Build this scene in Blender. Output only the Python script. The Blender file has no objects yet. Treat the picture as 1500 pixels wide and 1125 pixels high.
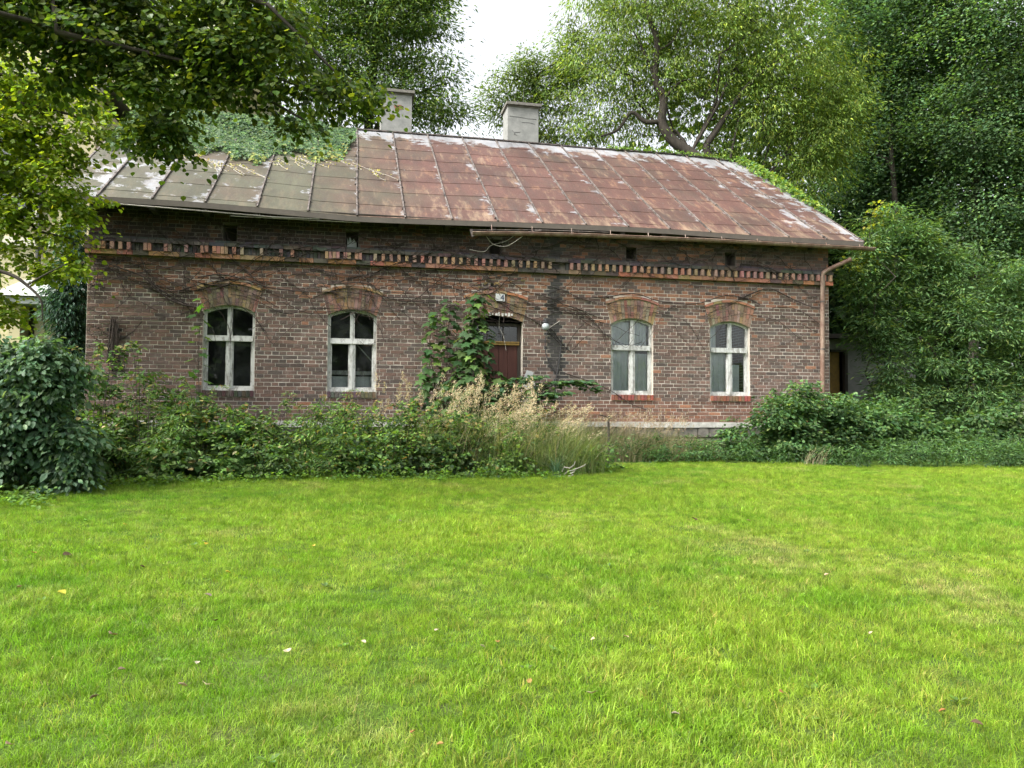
import bpy, math, random
import numpy as np
from mathutils import Vector, Matrix
rng = np.random.default_rng(7)
R = random.Random(11)
S = bpy.context.scene
COL = S.collection
PI = math.pi

# ---------------------------------------------------------------- camera, sky, sun, exposure
cam_d = bpy.data.cameras.new('camera'); cam = bpy.data.objects.new('camera', cam_d); COL.objects.link(cam); S.camera = cam
cam_d.sensor_width = 36.0; cam_d.lens = 36.0*1127/1500; cam_d.clip_end = 600; cam_d.clip_start = .05
cam.matrix_world = (Matrix.Translation((4.7016, -15.2302, 1.6)) @ Matrix.Rotation(-0.20784, 4, 'Z')
                    @ Matrix.Rotation(PI/2+0.03936, 4, 'X') @ Matrix.Rotation(0.00522, 4, 'Z'))
SUN_EL, SUN_AZ = math.radians(48), math.radians(-108)      # azimuth from +Y towards +X: a veiled sun stands to the left, a little in front of the house
w = bpy.data.worlds.new('World'); S.world = w; w.use_nodes = True
nt = w.node_tree; bg = nt.nodes['Background']
sky = nt.nodes.new('ShaderNodeTexSky'); sky.sky_type = 'NISHITA'; sky.sun_disc = False
sky.sun_elevation = SUN_EL; sky.sun_rotation = SUN_AZ; sky.air_density = 1.0; sky.dust_density = 6.0; sky.ozone_density = 1.0
hs = nt.nodes.new('ShaderNodeHueSaturation'); hs.inputs['Saturation'].default_value = .22
nt.links.new(sky.outputs[0], hs.inputs['Color']); nt.links.new(hs.outputs[0], bg.inputs['Color'])
bg.inputs['Strength'].default_value = .15
sl = bpy.data.lights.new('sun', 'SUN'); sl.energy = 1.5; sl.angle = math.radians(24); sl.color = (1, .96, .88)
so = bpy.data.objects.new('sun', sl); COL.objects.link(so)
sd = Vector((math.sin(SUN_AZ)*math.cos(SUN_EL), math.cos(SUN_AZ)*math.cos(SUN_EL), math.sin(SUN_EL)))
so.rotation_euler = sd.to_track_quat('Z', 'Y').to_euler(); so.location = (-20, 10, 30)
S.view_settings.view_transform = 'Standard'; S.view_settings.look = 'None'; S.view_settings.gamma = 1; S.view_settings.exposure = 1.75
S.render.engine = 'CYCLES'
S.cycles.max_bounces = 7; S.cycles.diffuse_bounces = 4; S.cycles.glossy_bounces = 3; S.cycles.transmission_bounces = 6
S.cycles.transparent_max_bounces = 6; S.cycles.caustics_reflective = False; S.cycles.caustics_refractive = False
S.cycles.use_denoising = True

# ---------------------------------------------------------------- node helpers
def mat(name, rough=.85, spec=.25, metal=0):
    m = bpy.data.materials.new(name); m.use_nodes = True
    t = m.node_tree; b = t.nodes['Principled BSDF']
    b.inputs['Roughness'].default_value = rough; b.inputs['Specular IOR Level'].default_value = spec; b.inputs['Metallic'].default_value = metal
    return m, t, b
def N(t, typ, **kw):
    n = t.nodes.new(typ)
    for k, v in kw.items():
        if k.startswith('_'): n.inputs[k[1:].replace('_', ' ')].default_value = v
        else: setattr(n, k, v)
    return n
def L(t, a, b): t.links.new(a, b)
def coords(t, kind='Object'):
    return t.nodes.new('ShaderNodeTexCoord').outputs[kind]
def world_pos(t): return t.nodes.new('ShaderNodeNewGeometry').outputs['Position']
def noise(t, vec, scale, detail=4, rough=.6, sx=(1, 1, 1)):
    if sx != (1, 1, 1):
        mp = t.nodes.new('ShaderNodeMapping'); mp.inputs['Scale'].default_value = sx; L(t, vec, mp.inputs['Vector']); vec = mp.outputs[0]
    n = N(t, 'ShaderNodeTexNoise', _Scale=scale, _Detail=detail, _Roughness=rough); L(t, vec, n.inputs['Vector']); return n.outputs[0]
def ramp(t, fac, stops):
    r = t.nodes.new('ShaderNodeValToRGB'); L(t, fac, r.inputs[0]); e = r.color_ramp.elements
    while len(e) < len(stops): e.new(.5)
    for x, (p, c) in zip(e, stops):
        x.position = p; x.color = (*c, 1) if not isinstance(c, (int, float)) else (c, c, c, 1)
    return r.outputs[0]
def mix(t, fac, a, b, mode='MIX'):
    m = t.nodes.new('ShaderNodeMix'); m.data_type = 'RGBA'; m.blend_type = mode
    for s, v in ((m.inputs[0], fac), (m.inputs[6], a), (m.inputs[7], b)):
        if hasattr(v, 'default_value') or hasattr(v, 'is_linked'): L(t, v, s)
        elif isinstance(v, (int, float)): s.default_value = v
        else: s.default_value = (*v, 1)
    return m.outputs[2]
def math_(t, op, a, b=None, clamp=False):
    m = t.nodes.new('ShaderNodeMath'); m.operation = op; m.use_clamp = clamp
    for s, v in ((m.inputs[0], a), (m.inputs[1], b)):
        if v is None: continue
        if isinstance(v, (int, float)): s.default_value = v
        else: L(t, v, s)
    return m.outputs[0]
def sep(t, vec):
    s = t.nodes.new('ShaderNodeSeparateXYZ'); L(t, vec, s.inputs[0]); return s.outputs
def maprange(t, v, a, b, c=0., d=1.):
    m = t.nodes.new('ShaderNodeMapRange'); L(t, v, m.inputs[0]); m.inputs[1].default_value = a; m.inputs[2].default_value = b
    m.inputs[3].default_value = c; m.inputs[4].default_value = d; return m.outputs[0]
def bump(t, b, h, strength=.4, dist=.01):
    n = N(t, 'ShaderNodeBump', _Strength=strength, _Distance=dist); L(t, h, n.inputs['Height']); L(t, n.outputs[0], b.inputs['Normal'])
def attr(t, name='col'):
    a = t.nodes.new('ShaderNodeAttribute'); a.attribute_name = name; return a.outputs['Color']

# ---------------------------------------------------------------- materials
M = {}
m, t, b = mat('brick_clay', .92, .15); p = world_pos(t)
c = mix(t, maprange(t, noise(t, p, 60, 3), .3, .7, 0, .55), attr(t), (.05, .045, .042))
c = mix(t, ramp(t, noise(t, p, 7, 5, .7), [(.56, 0.), (.72, .45)]), c, (.30, .27, .24))
c = mix(t, ramp(t, noise(t, p, 2.2, 4, .7), [(.5, 0.), (.75, .5)]), c, (.045, .042, .04))
L(t, c, b.inputs['Base Color']); bump(t, b, noise(t, p, 90, 4), .6, .006); M['brick'] = m
m, t, b = mat('lime_mortar', .95, .1); p = world_pos(t); z = sep(t, p)[2]
c = mix(t, noise(t, p, 3, 4), (.62, .57, .49), (.42, .38, .33))
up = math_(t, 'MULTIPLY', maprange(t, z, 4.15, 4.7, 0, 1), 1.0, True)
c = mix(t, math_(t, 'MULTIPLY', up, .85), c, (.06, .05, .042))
c = mix(t, ramp(t, noise(t, p, 1.6, 4, .7), [(.56, 0.), (.74, .6)]), c, (.12, .10, .09))
sx_ = sep(t, p)[0]; dist = math_(t, 'ABSOLUTE', math_(t, 'SUBTRACT', sx_, 8.81)); dist = math_(t, 'ADD', dist, math_(t, 'MULTIPLY', noise(t, p, 6, 4), .12))
soot = math_(t, 'MULTIPLY', maprange(t, dist, .15, .20, .8, 0), maprange(t, z, 2.1, 2.5, 0, 1), True)
c = mix(t, soot, c, (.05, .05, .05))
L(t, c, b.inputs['Base Color']); bump(t, b, noise(t, p, 60, 4), .8, .006); M['mortar'] = m
m, t, b = mat('gable_brick', .95, .1); p = world_pos(t); sx = sep(t, p)
cb = t.nodes.new('ShaderNodeCombineXYZ'); L(t, sx[1], cb.inputs[0]); L(t, sx[2], cb.inputs[1])
bt = N(t, 'ShaderNodeTexBrick', _Scale=1.0, _Color1=(.11, .07, .055, 1), _Color2=(.17, .09, .06, 1), _Mortar=(.4, .36, .3, 1))
bt.inputs['Mortar Size'].default_value = .006; bt.inputs['Brick Width'].default_value = .27; bt.inputs['Row Height'].default_value = .0735
L(t, cb.outputs[0], bt.inputs['Vector']); L(t, bt.outputs[0], b.inputs['Base Color']); M['gable'] = m
m, t, b = mat('rusty_roof_sheet', .5, .22, .0); p = world_pos(t); s = sep(t, p)
n1 = noise(t, p, .9, 5, .65); n2 = noise(t, p, 5, 6, .7, (1, .35, .35)); n3 = noise(t, p, 26, 5, .7, (1.6, .5, .5))
at_ = attr(t); sa = t.nodes.new('ShaderNodeSeparateColor'); L(t, at_, sa.inputs[0])   # r: per-sheet tone, g: across the column, b: height up the slope
rust = mix(t, sa.outputs[0], (.066, .034, .027), (.104, .050, .039))
rust = mix(t, maprange(t, n3, .35, .75), rust, (.10, .055, .045))
rust = mix(t, ramp(t, n2, [(.55, 0.), (.72, .55)]), rust, (.30, .17, .10))
moss = mix(t, n2, (.052, .053, .038), (.094, .092, .060)); moss = mix(t, ramp(t, n3, [(.5, 0.), (.8, .6)]), moss, (.135, .118, .062))
xg = math_(t, 'ADD', maprange(t, s[0], 3.4, 6.6, 0, 1), math_(t, 'MULTIPLY', math_(t, 'SUBTRACT', n1, .5), 1.6))
xg = math_(t, 'ADD', xg, math_(t, 'MULTIPLY', math_(t, 'SUBTRACT', sa.outputs[0], .5), .22), True)
c = mix(t, xg, moss, rust)
# grey primer showing where the paint has peeled: along ridge and seams, in flaked patches
edge = math_(t, 'ADD', maprange(t, sa.outputs[2], .80, 1.0, 0, .34), maprange(t, sa.outputs[1], .70, 1.0, 0, .13))
lft = maprange(t, s[0], 3.6, .3, 0, .13); rgt = maprange(t, s[0], 13.6, 15.6, 0, .17)
pk = math_(t, 'ADD', math_(t, 'ADD', noise(t, p, 2.6, 8, .72), edge), math_(t, 'ADD', lft, rgt))
pk = ramp(t, pk, [(.665, 0.), (.70, .92)])
prim = mix(t, noise(t, p, 9, 4), (.22, .25, .29), (.28, .26, .24))
c = mix(t, pk, c, prim)
drip = ramp(t, math_(t, 'ADD', noise(t, p, 4, 6, .7, (1.4, .3, .3)), maprange(t, sa.outputs[2], .25, 0, 0, .1)), [(.56, 0.), (.72, .75)])
c = mix(t, math_(t, 'MULTIPLY', drip, maprange(t, s[0], 4.0, 6.5, .25, 1)), c, (.25, .18, .12))
c = mix(t, ramp(t, noise(t, p, 3.2, 7, .75, (1.5, .25, .25)), [(.50, 0.), (.70, .6)]), c, (.055, .045, .04))
c = mix(t, 1., c, ramp(t, noise(t, p, .8, 5, .7, (1.3, .7, .7)), [(.32, .60), (.68, 1.08)]), 'MULTIPLY')
L(t, c, b.inputs['Base Color']); L(t, maprange(t, n3, .3, .7, .5, .75), b.inputs['Roughness'])
bump(t, b, noise(t, p, 1.6, 2), .25, .012); M['roof'] = m
m, t, b = mat('seam_metal', .6, .4, 0); p = world_pos(t)
L(t, mix(t, ramp(t, noise(t, p, 8, 5, .7), [(.4, 0.), (.6, 1.)]), (.035, .028, .025), (.15, .125, .11)), b.inputs['Base Color']); M['seam'] = m
m, t, b = mat('brown_gutter', .55, .4, 0); p = world_pos(t)
L(t, mix(t, ramp(t, noise(t, p, 5, 5, .7), [(.4, 0.), (.65, 1.)]), (.15, .085, .06), (.27, .20, .15)), b.inputs['Base Color']); M['gutter'] = m
m, t, b = mat('fascia', .6, .3, 0); p = world_pos(t)
L(t, mix(t, noise(t, p, 5, 5, .7), (.05, .045, .038), (.13, .11, .09)), b.inputs['Base Color']); M['fascia'] = m
m, t, b = mat('peeling_white_paint', .55, .35); p = world_pos(t)
c = mix(t, ramp(t, noise(t, p, 14, 7, .75, (1, 1, .35)), [(.48, 0.), (.58, .85)]), (.55, .56, .54), (.22, .21, .19))
c = mix(t, maprange(t, noise(t, p, 3, 3), .3, .8, 0, .4), c, (.33, .34, .32))
L(t, c, b.inputs['Base Color']); bump(t, b, noise(t, p, 40, 4, .6, (1, 1, .2)), .4, .004); M['white'] = m
m, t, b = mat('window_glass', .04, .5)
gl = N(t, 'ShaderNodeBsdfGlossy', _Roughness=.02); tr = t.nodes.new('ShaderNodeBsdfTransparent'); tr.inputs[0].default_value = (.93, .95, .95, 1)
fr = N(t, 'ShaderNodeFresnel', _IOR=1.65); df = N(t, 'ShaderNodeBsdfDiffuse'); df.inputs[0].default_value = (.34, .36, .36, 1)
dirt = ramp(t, noise(t, world_pos(t), 2.3, 5, .65), [(.45, .01), (.8, .12)])
m1 = t.nodes.new('ShaderNodeMixShader'); m2 = t.nodes.new('ShaderNodeMixShader')
L(t, fr.outputs[0], m1.inputs[0]); L(t, tr.outputs[0], m1.inputs[1]); L(t, gl.outputs[0], m1.inputs[2])
L(t, dirt, m2.inputs[0]); L(t, m1.outputs[0], m2.inputs[1]); L(t, df.outputs[0], m2.inputs[2])
L(t, m2.outputs[0], t.nodes['Material Output'].inputs[0]); M['glass'] = m
def plain(name, c1, c2, scale=6, rough=.85, bs=.4, sx=(1, 1, 1), spec=.25):
    m, t, b = mat(name, rough, spec); p = world_pos(t)
    n = noise(t, p, scale, 6, .65, sx)
    L(t, mix(t, maprange(t, n, .3, .7), c1, c2), b.inputs['Base Color']); bump(t, b, noise(t, p, scale*5, 4, .6, sx), bs, .01); return m
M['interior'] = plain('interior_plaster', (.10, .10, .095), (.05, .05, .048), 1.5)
M['curtain'] = plain('curtain_cloth', (.88, .91, .94), (.70, .74, .78), 3)
M['render_grey'] = plain('cement_render', (.17, .175, .165), (.27, .27, .255), 5)
M['chim_cap'] = plain('chimney_cap', (.10, .095, .085), (.20, .19, .165), 9)
M['dark_wood'] = plain('dark_wood', (.03, .026, .022), (.07, .06, .05), 8, sx=(1, 1, .15))
M['door_red'] = plain('red_brown_door_wood', (.045, .016, .013), (.09, .036, .027), 7, .6, sx=(2.5, 1, .12))
M['ochre'] = plain('ochre_wood', (.30, .19, .05), (.20, .13, .05), 10)
M['stone'] = plain('foundation_stone', (.24, .22, .19), (.06, .06, .055), 5)
M['whitewash'] = plain('whitewashed_band', (.62, .61, .57), (.30, .29, .26), 9)
M['yellow_wall'] = plain('pale_yellow_render', (.42, .38, .22), (.50, .46, .30), 1.2)
M['pale_trim'] = plain('pale_trim', (.62, .60, .50), (.52, .50, .40), 3)
M['bark'] = plain('bark', (.028, .024, .02), (.07, .06, .048), 9, .95, .8, (1, 1, .3))
M['twig'] = plain('dead_vine_bark', (.022, .017, .015), (.06, .046, .038), 12, .9)
M['pale_twig'] = plain('pale_dry_stick', (.42, .40, .36), (.28, .25, .21), 12, .8)
M['soot'] = plain('bitumen', (.02, .02, .02), (.04, .04, .04), 8, .8)
M['iron'] = plain('dark_iron', (.03, .03, .032), (.06, .06, .06), 8, .6)
M['enamel'] = plain('white_enamel', (.52, .53, .52), (.40, .41, .40), 8, .35)
M['enamel_ink'] = plain('dark_enamel_ink', (.015, .02, .06), (.02, .025, .07), 8, .4)
M['lamp_glass'] = plain('opal_lamp_glass', (.42, .46, .46), (.26, .29, .29), 6, .35)
M['zinc'] = plain('weathered_zinc', (.42, .45, .44), (.30, .32, .31), 6, .5)
m, t, b = mat('soil', .95, .1); p = world_pos(t)
c = mix(t, ramp(t, noise(t, p, .5, 5, .65), [(.35, 0.), (.7, 1.)]), (.05, .11, .012), (.09, .14, .022))
c = mix(t, ramp(t, noise(t, p, 2.2, 6, .7), [(.55, 0.), (.72, .7)]), c, (.10, .085, .045))
c = mix(t, ramp(t, noise(t, p, 90, 3), [(.4, 0.), (.6, 1.)]), c, (.03, .045, .01))
L(t, c, b.inputs['Base Color']); bump(t, b, noise(t, p, 30, 5), .5, .01); M['soil'] = m

def leaf_mat(name, trans=.42, gloss=.5, tcol=(1.5, 1.45, .55), spec=.28):
    m, t, b = mat(name, gloss, spec); a = attr(t)
    L(t, a, b.inputs['Base Color']); b.inputs['Roughness'].default_value = gloss
    tl = t.nodes.new('ShaderNodeBsdfTranslucent'); L(t, mix(t, 1., a, tcol, 'MULTIPLY'), tl.inputs[0])
    mx = t.nodes.new('ShaderNodeMixShader'); mx.inputs[0].default_value = trans
    L(t, b.outputs[0], mx.inputs[1]); L(t, tl.outputs[0], mx.inputs[2]); L(t, mx.outputs[0], t.nodes['Material Output'].inputs[0]); return m
M['leaf'] = leaf_mat('leaf')
M['leaf_thin'] = leaf_mat('thin_leaf', .52, .45, (1.7, 1.6, .5))
M['leaf_dry'] = leaf_mat('dry_grass', .3, .7, (1.1, 1.0, .7), .15)
# lawn blades: the hue drifts over the lawn with real dry and lush patches
m, t, b = mat('lawn_blade', .5, .3); p = world_pos(t); a = attr(t)
mp = t.nodes.new('ShaderNodeMapping'); mp.inputs['Scale'].default_value = (1, 1, 0); L(t, p, mp.inputs['Vector']); p = mp.outputs[0]
c = mix(t, ramp(t, noise(t, p, .35, 4, .6), [(.4, 0.), (.62, 1.)]), (.138, .268, .017), (.215, .325, .025))
c = mix(t, ramp(t, noise(t, p, 2.0, 5, .65), [(.42, 0.), (.68, .75)]), c, (.30, .37, .055))
sx_ = sep(t, p); ex = math_(t, 'MULTIPLY', math_(t, 'SUBTRACT', sx_[0], 9.0), .42); ey = math_(t, 'MULTIPLY', math_(t, 'SUBTRACT', sx_[1], -9.3), .62)
rr = math_(t, 'ADD', math_(t, 'MULTIPLY', ex, ex), math_(t, 'MULTIPLY', ey, ey))
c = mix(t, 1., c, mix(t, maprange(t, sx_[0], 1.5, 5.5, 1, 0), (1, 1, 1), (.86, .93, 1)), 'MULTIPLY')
c = mix(t, ramp(t, math_(t, 'ADD', noise(t, p, .9, 6, .72), maprange(t, rr, 0, 1.6, .10, 0)), [(.57, 0.), (.70, .62)]), c, (.40, .37, .14))
c = mix(t, 1., c, ramp(t, noise(t, p, 7, 3, .6), [(.3, .55), (.7, 1.32)]), 'MULTIPLY')
c = mix(t, 1., c, a, 'MULTIPLY')
L(t, c, b.inputs['Base Color']); tl = t.nodes.new('ShaderNodeBsdfTranslucent'); L(t, mix(t, 1., c, (1.15, 1.35, .55), 'MULTIPLY'), tl.inputs[0])
mx = t.nodes.new('ShaderNodeMixShader'); mx.inputs[0].default_value = .45
L(t, b.outputs[0], mx.inputs[1]); L(t, tl.outputs[0], mx.inputs[2]); L(t, mx.outputs[0], t.nodes['Material Output'].inputs[0]); M['lawn'] = m

# ---------------------------------------------------------------- mesh helpers
def meshdata(name, V, groups, m=None, col=None, smooth=False):
    """groups: list of int arrays (n,k)"""
    me = bpy.data.meshes.new(name); V = np.asarray(V, np.float32)
    me.vertices.add(len(V)); me.vertices.foreach_set('co', V.ravel())
    gs = [np.asarray(g, np.int32) for g in groups if len(g)]
    nl = sum(g.size for g in gs); nf = sum(len(g) for g in gs)
    me.loops.add(nl); me.polygons.add(nf)
    me.loops.foreach_set('vertex_index', np.concatenate([g.ravel() for g in gs]))
    st = []; o = 0
    for g in gs:
        st.append(o+np.arange(len(g))*g.shape[1]); o += g.size
    me.polygons.foreach_set('loop_start', np.concatenate(st).astype(np.int32))
    me.polygons.foreach_set('use_smooth', np.full(nf, bool(smooth)))
    me.update(calc_edges=True); me.validate()
    if col is not None:
        ca = me.color_attributes.new('col', 'FLOAT_COLOR', 'POINT')
        c4 = np.ones((len(V), 4), np.float32); c4[:, :3] = col; ca.data.foreach_set('color', c4.ravel())
    if m: me.materials.append(m)
    return me
def obj(name, me, parent=None, loc=None, rot=None, kind=None, label=None, cat=None, group=None):
    o = bpy.data.objects.new(name, me); COL.objects.link(o)
    if parent: o.parent = parent
    if loc is not None: o.location = loc
    if rot is not None: o.rotation_euler = rot
    if kind: o['kind'] = kind
    if label: o['label'] = label
    if cat: o['category'] = cat
    if group: o['group'] = group
    return o
def thing(name, label, cat, loc=(0, 0, 0), group=None):
    return obj(name, None, None, loc, None, None, label, cat, group)
class MB:
    """collects shapes, in world coordinates, to be linked as one mesh"""
    def __init__(s): s.V = []; s.G = {}; s.C = []; s.n = 0
    def add(s, V, F, c=(1, 1, 1)):
        V = np.asarray(V, float); k0 = s.n
        for f in F: s.G.setdefault(len(f), []).append([i+k0 for i in f])
        s.V.append(V); s.C.append(np.tile(c, (len(V), 1)) if np.ndim(c) == 1 else np.asarray(c)); s.n += len(V)
    def box(s, x0, x1, y0, y1, z0, z1, c=(1, 1, 1)):
        V = [(x, y, z) for z in (z0, z1) for y in (y0, y1) for x in (x0, x1)]
        s.add(V, [(0, 2, 3, 1), (4, 5, 7, 6), (0, 1, 5, 4), (2, 6, 7, 3), (0, 4, 6, 2), (1, 3, 7, 5)], c)
    def beam(s, a, b, w, h, up=(0, 0, 1), c=(1, 1, 1)):
        a = np.array(a, float); b = np.array(b, float); d = b-a; d /= np.linalg.norm(d)
        u = np.cross(d, up); u /= np.linalg.norm(u); v = np.cross(u, d)
        V = [p+u*sx*w/2+v*sz*h/2 for p in (a, b) for sx, sz in ((-1, -1), (1, -1), (1, 1), (-1, 1))]
        s.add(V, [(0, 1, 2, 3), (7, 6, 5, 4), (0, 4, 5, 1), (1, 5, 6, 2), (2, 6, 7, 3), (3, 7, 4, 0)], c)
    def tube(s, P, rad, k=6, c=(1, 1, 1), cap=False):
        P = np.asarray(P, float); n = len(P); rad = np.broadcast_to(rad, n)
        T = np.gradient(P, axis=0); T /= np.linalg.norm(T, axis=1)[:, None]+1e-9
        ref = np.array([.31, .17, .93]) if abs(T[0, 2]) < .9 else np.array([1., .1, 0])
        U = np.cross(T, ref); U /= np.linalg.norm(U, axis=1)[:, None]; W = np.cross(T, U)
        an = np.arange(k)*2*PI/k
        V = (P[:, None]+rad[:, None, None]*(np.cos(an)[None, :, None]*U[:, None]+np.sin(an)[None, :, None]*W[:, None])).reshape(-1, 3)
        F = [(i*k+j, i*k+(j+1) % k, (i+1)*k+(j+1) % k, (i+1)*k+j) for i in range(n-1) for j in range(k)]
        if cap: F += [tuple(range(k))[::-1], tuple(range((n-1)*k, n*k))]
        s.add(V, F, c)
    def prism(s, pts, y0, y1, c=(1, 1, 1)):
        """polygon in x,z extruded from y0 to y1"""
        n = len(pts); V = [(x, y0, z) for x, z in pts]+[(x, y1, z) for x, z in pts]
        s.add(V, [tuple(range(n)), tuple(range(2*n-1, n-1, -1))]+[(i, n+i, n+(i+1) % n, (i+1) % n) for i in range(n)], c)
    def build(s, name, m, parent=None, smooth=False, **kw):
        return obj(name, meshdata(name, np.concatenate(s.V), [np.array(g) for g in s.G.values()], m, np.concatenate(s.C), smooth), parent, **kw)
def jit(c, a=.15): return tuple(max(0., x*(1+rng.uniform(-a, a))) for x in c)
def smoothstep(x, a, b):
    u = np.clip((x-a)/(b-a), 0, 1); return u*u*(3-2*u)
def gz(x, y): return np.clip(.05*(np.asarray(y, float)+15.23), -.25, .86)+.015*np.sin(np.asarray(x, float)*.9+1)*np.sin(np.asarray(y, float)*.7)

# ---------------------------------------------------------------- leaves
def unit(v): return v/(np.linalg.norm(v, axis=-1, keepdims=True)+1e-9)
SH = {  # outlines in leaf space: x across, y along, z fold
 'oval': ([(0, 0, 0), (.34, .38, .06), (.26, .75, .04), (0, 1.05, -.06), (-.26, .75, .04), (-.34, .38, .06)], [(0, 1, 2, 3), (0, 3, 4, 5)]),
 'round': ([(0, 0, 0), (.48, .2, .05), (.5, .62, .03), (0, 1.1, -.1), (-.5, .62, .03), (-.48, .2, .05)], [(0, 1, 2, 3), (0, 3, 4, 5)]),
 'lance': ([(0, 0, 0), (.17, .4, .03), (0, 1.2, -.08), (-.17, .4, .03)], [(0, 1, 2), (0, 2, 3)]),
 'rhomb': ([(0, 0, 0), (.38, .45, .05), (0, 1.0, -.06), (-.38, .45, .05)], [(0, 1, 2), (0, 2, 3)]),
 'maple': ([(0, 0, 0), (.5, .08, .02), (.34, .34, 0), (.72, .62, -.06), (.28, .68, 0), (0, 1.15, -.1), (-.28, .68, 0), (-.72, .62, -.06), (-.34, .34, 0), (-.5, .08, .02)],
           [(0, 1, 2), (0, 2, 3, 4), (0, 4, 5), (0, 5, 6), (0, 6, 7, 8), (0, 8, 9)]),
}
def leaf_arrays(P, D, Nn, size, shape, c):
    """one leaf at each P, growing along D with face normal Nn"""
    D = unit(D); X = unit(np.cross(D, Nn)); Z = np.cross(X, D)
    T, F = SH[shape]; T = np.array(T); n = len(P); k = len(T)
    V = P[:, None]+size[:, None, None]*(T[None, :, 0, None]*X[:, None]+T[None, :, 1, None]*D[:, None]+T[None, :, 2, None]*Z[:, None])
    off = (np.arange(n)*k)[:, None]; G = {}
    for f in F: G.setdefault(len(f), []).append(off+np.array(f)[None])
    return V.reshape(-1, 3), {q: np.concatenate(g) for q, g in G.items()}, np.repeat(c, k, axis=0)
class LB:
    def __init__(s): s.V = []; s.G = {}; s.C = []; s.n = 0
    def leaves(s, P, D, Nn, size, shape, c):
        if len(P) == 0: return
        V, G, C = leaf_arrays(P, D, Nn, size, shape, c)
        for k, g in G.items(): s.G.setdefault(k, []).append(g+s.n)
        s.V.append(V); s.C.append(C); s.n += len(V)
    def raw(s, V, g, C):
        s.G.setdefault(g.shape[1], []).append(g+s.n); s.V.append(V); s.C.append(C); s.n += len(V)
    def build(s, name, m, parent=None, **kw):
        return obj(name, meshdata(name, np.concatenate(s.V), [np.concatenate(g) for g in s.G.values()], m, np.concatenate(s.C)), parent, **kw)
def colours(n, pal, wts=None, j=.18):
    pal = np.array(pal); i = rng.choice(len(pal), n, p=wts); c = pal[i]
    return np.clip(c*(1+rng.normal(0, j, (n, 1)))*(1+rng.normal(0, .06, (n, 3))), .004, 1)
def foliage(lb, blobs, clumps, per, size, shape, pal, wts=None, rc=.4, flat=.45, droop=.35, shell=(.45, 1.08), clumpvar=.22, upn=1.0, floor=None):
    """clumps of leaves spread through the blobs: each clump a loose, layered spray"""
    B = np.array(blobs, float); wt = B[:, 3]**2; wt /= wt.sum()
    bi = rng.choice(len(B), clumps, p=wt); d = unit(rng.normal(size=(clumps, 3)))
    lump = 1+.16*np.sin(d[:, 0]*5+bi)+.14*np.sin(d[:, 2]*6+bi*2.)+np.where(rng.random(clumps) < .14, rng.uniform(0, .4, clumps), 0)
    r = B[bi, 3]*rng.uniform(shell[0]**2, shell[1]**2, clumps)**.5*lump
    C = B[bi, :3]+d*r[:, None]
    out = unit(d*np.array([1, 1, .3])); n = clumps*per
    ci = np.repeat(np.arange(clumps), per)
    cr = rc*rng.uniform(.6, 1.4, clumps)
    lo = rng.normal(size=(n, 3))*.55; rad = np.linalg.norm(lo[:, :2], axis=1)
    lo[:, 2] *= flat*.6; lo[:, 2] -= rad**1.5*droop*.6
    P = C[ci]+lo*cr[ci][:, None]
    D = unit(lo*np.array([1, 1, .2]))*1.0+out[ci]*.7+rng.normal(size=(n, 3))*.45; D[:, 2] -= droop*1.1
    Nn = np.array([0, 0, upn])+out[ci]*.45+rng.normal(size=(n, 3))*.42
    s = size*rng.uniform(.55, 1.25, n)
    c = colours(n, pal, wts)*np.clip(1+rng.normal(0, clumpvar, clumps), .45, 1.7)[ci][:, None]
    if floor is not None:
        k = P[:, 2] > floor(P[:, 0], P[:, 1]); P, D, Nn, s, c = P[k], D[k], Nn[k], s[k], c[k]
    lb.leaves(P, D, Nn, s, shape, c)
    return C
def wob(a, b, n=6, amp=.1, sag=0.):
    a = np.array(a, float); b = np.array(b, float); u = np.linspace(0, 1, n)[:, None]; Ln = np.linalg.norm(b-a)
    P = a+(b-a)*u; q = rng.normal(size=(n, 3))*amp*Ln; q[0] = q[-1] = 0; P = P+q*np.sin(u*PI); P[:, 2] -= (sag*Ln*np.sin(u*PI))[:, 0]
    return P
def catmull(P, k=5):
    P = [np.array(p, float) for p in P]; P = [2*P[0]-P[1]]+P+[2*P[-1]-P[-2]]; o = []
    for i in range(1, len(P)-2):
        for j in range(k):
            u = j/k; a, b, c, d = P[i-1:i+3]
            o.append(.5*(2*b+(c-a)*u+(2*a-5*b+4*c-d)*u*u+(3*b-a-3*c+d)*u**3))
    o.append(P[-2]); return np.array(o)
T1=[(0.2,-5.3,6.7,0.88),(1.1,-5.5,6.3,0.60),(1.8,-5.6,6.1,0.56),(2.4,-5.7,6.2,0.56),(3.1,-5.9,6.2,0.48),(3.8,-6.0,6.0,0.40),(2.2,-5.7,5.6,0.44),(2.5,-5.7,5.1,0.34),(2.3,-5.7,4.8,0.21),(3.2,-5.9,5.7,0.36),(3.7,-6.0,5.6,0.34),(4.2,-6.1,5.4,0.27),(4.6,-6.1,5.4,0.22),(4.9,-6.2,5.3,0.14),(4.1,-6.0,5.0,0.13),(2.9,-5.8,5.5,0.26),(1.4,-5.5,5.7,0.26),(1.8,-5.6,6.9,0.72),(3.4,-6.0,6.8,0.72),(2.7,-5.7,4.7,0.11)]
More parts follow.
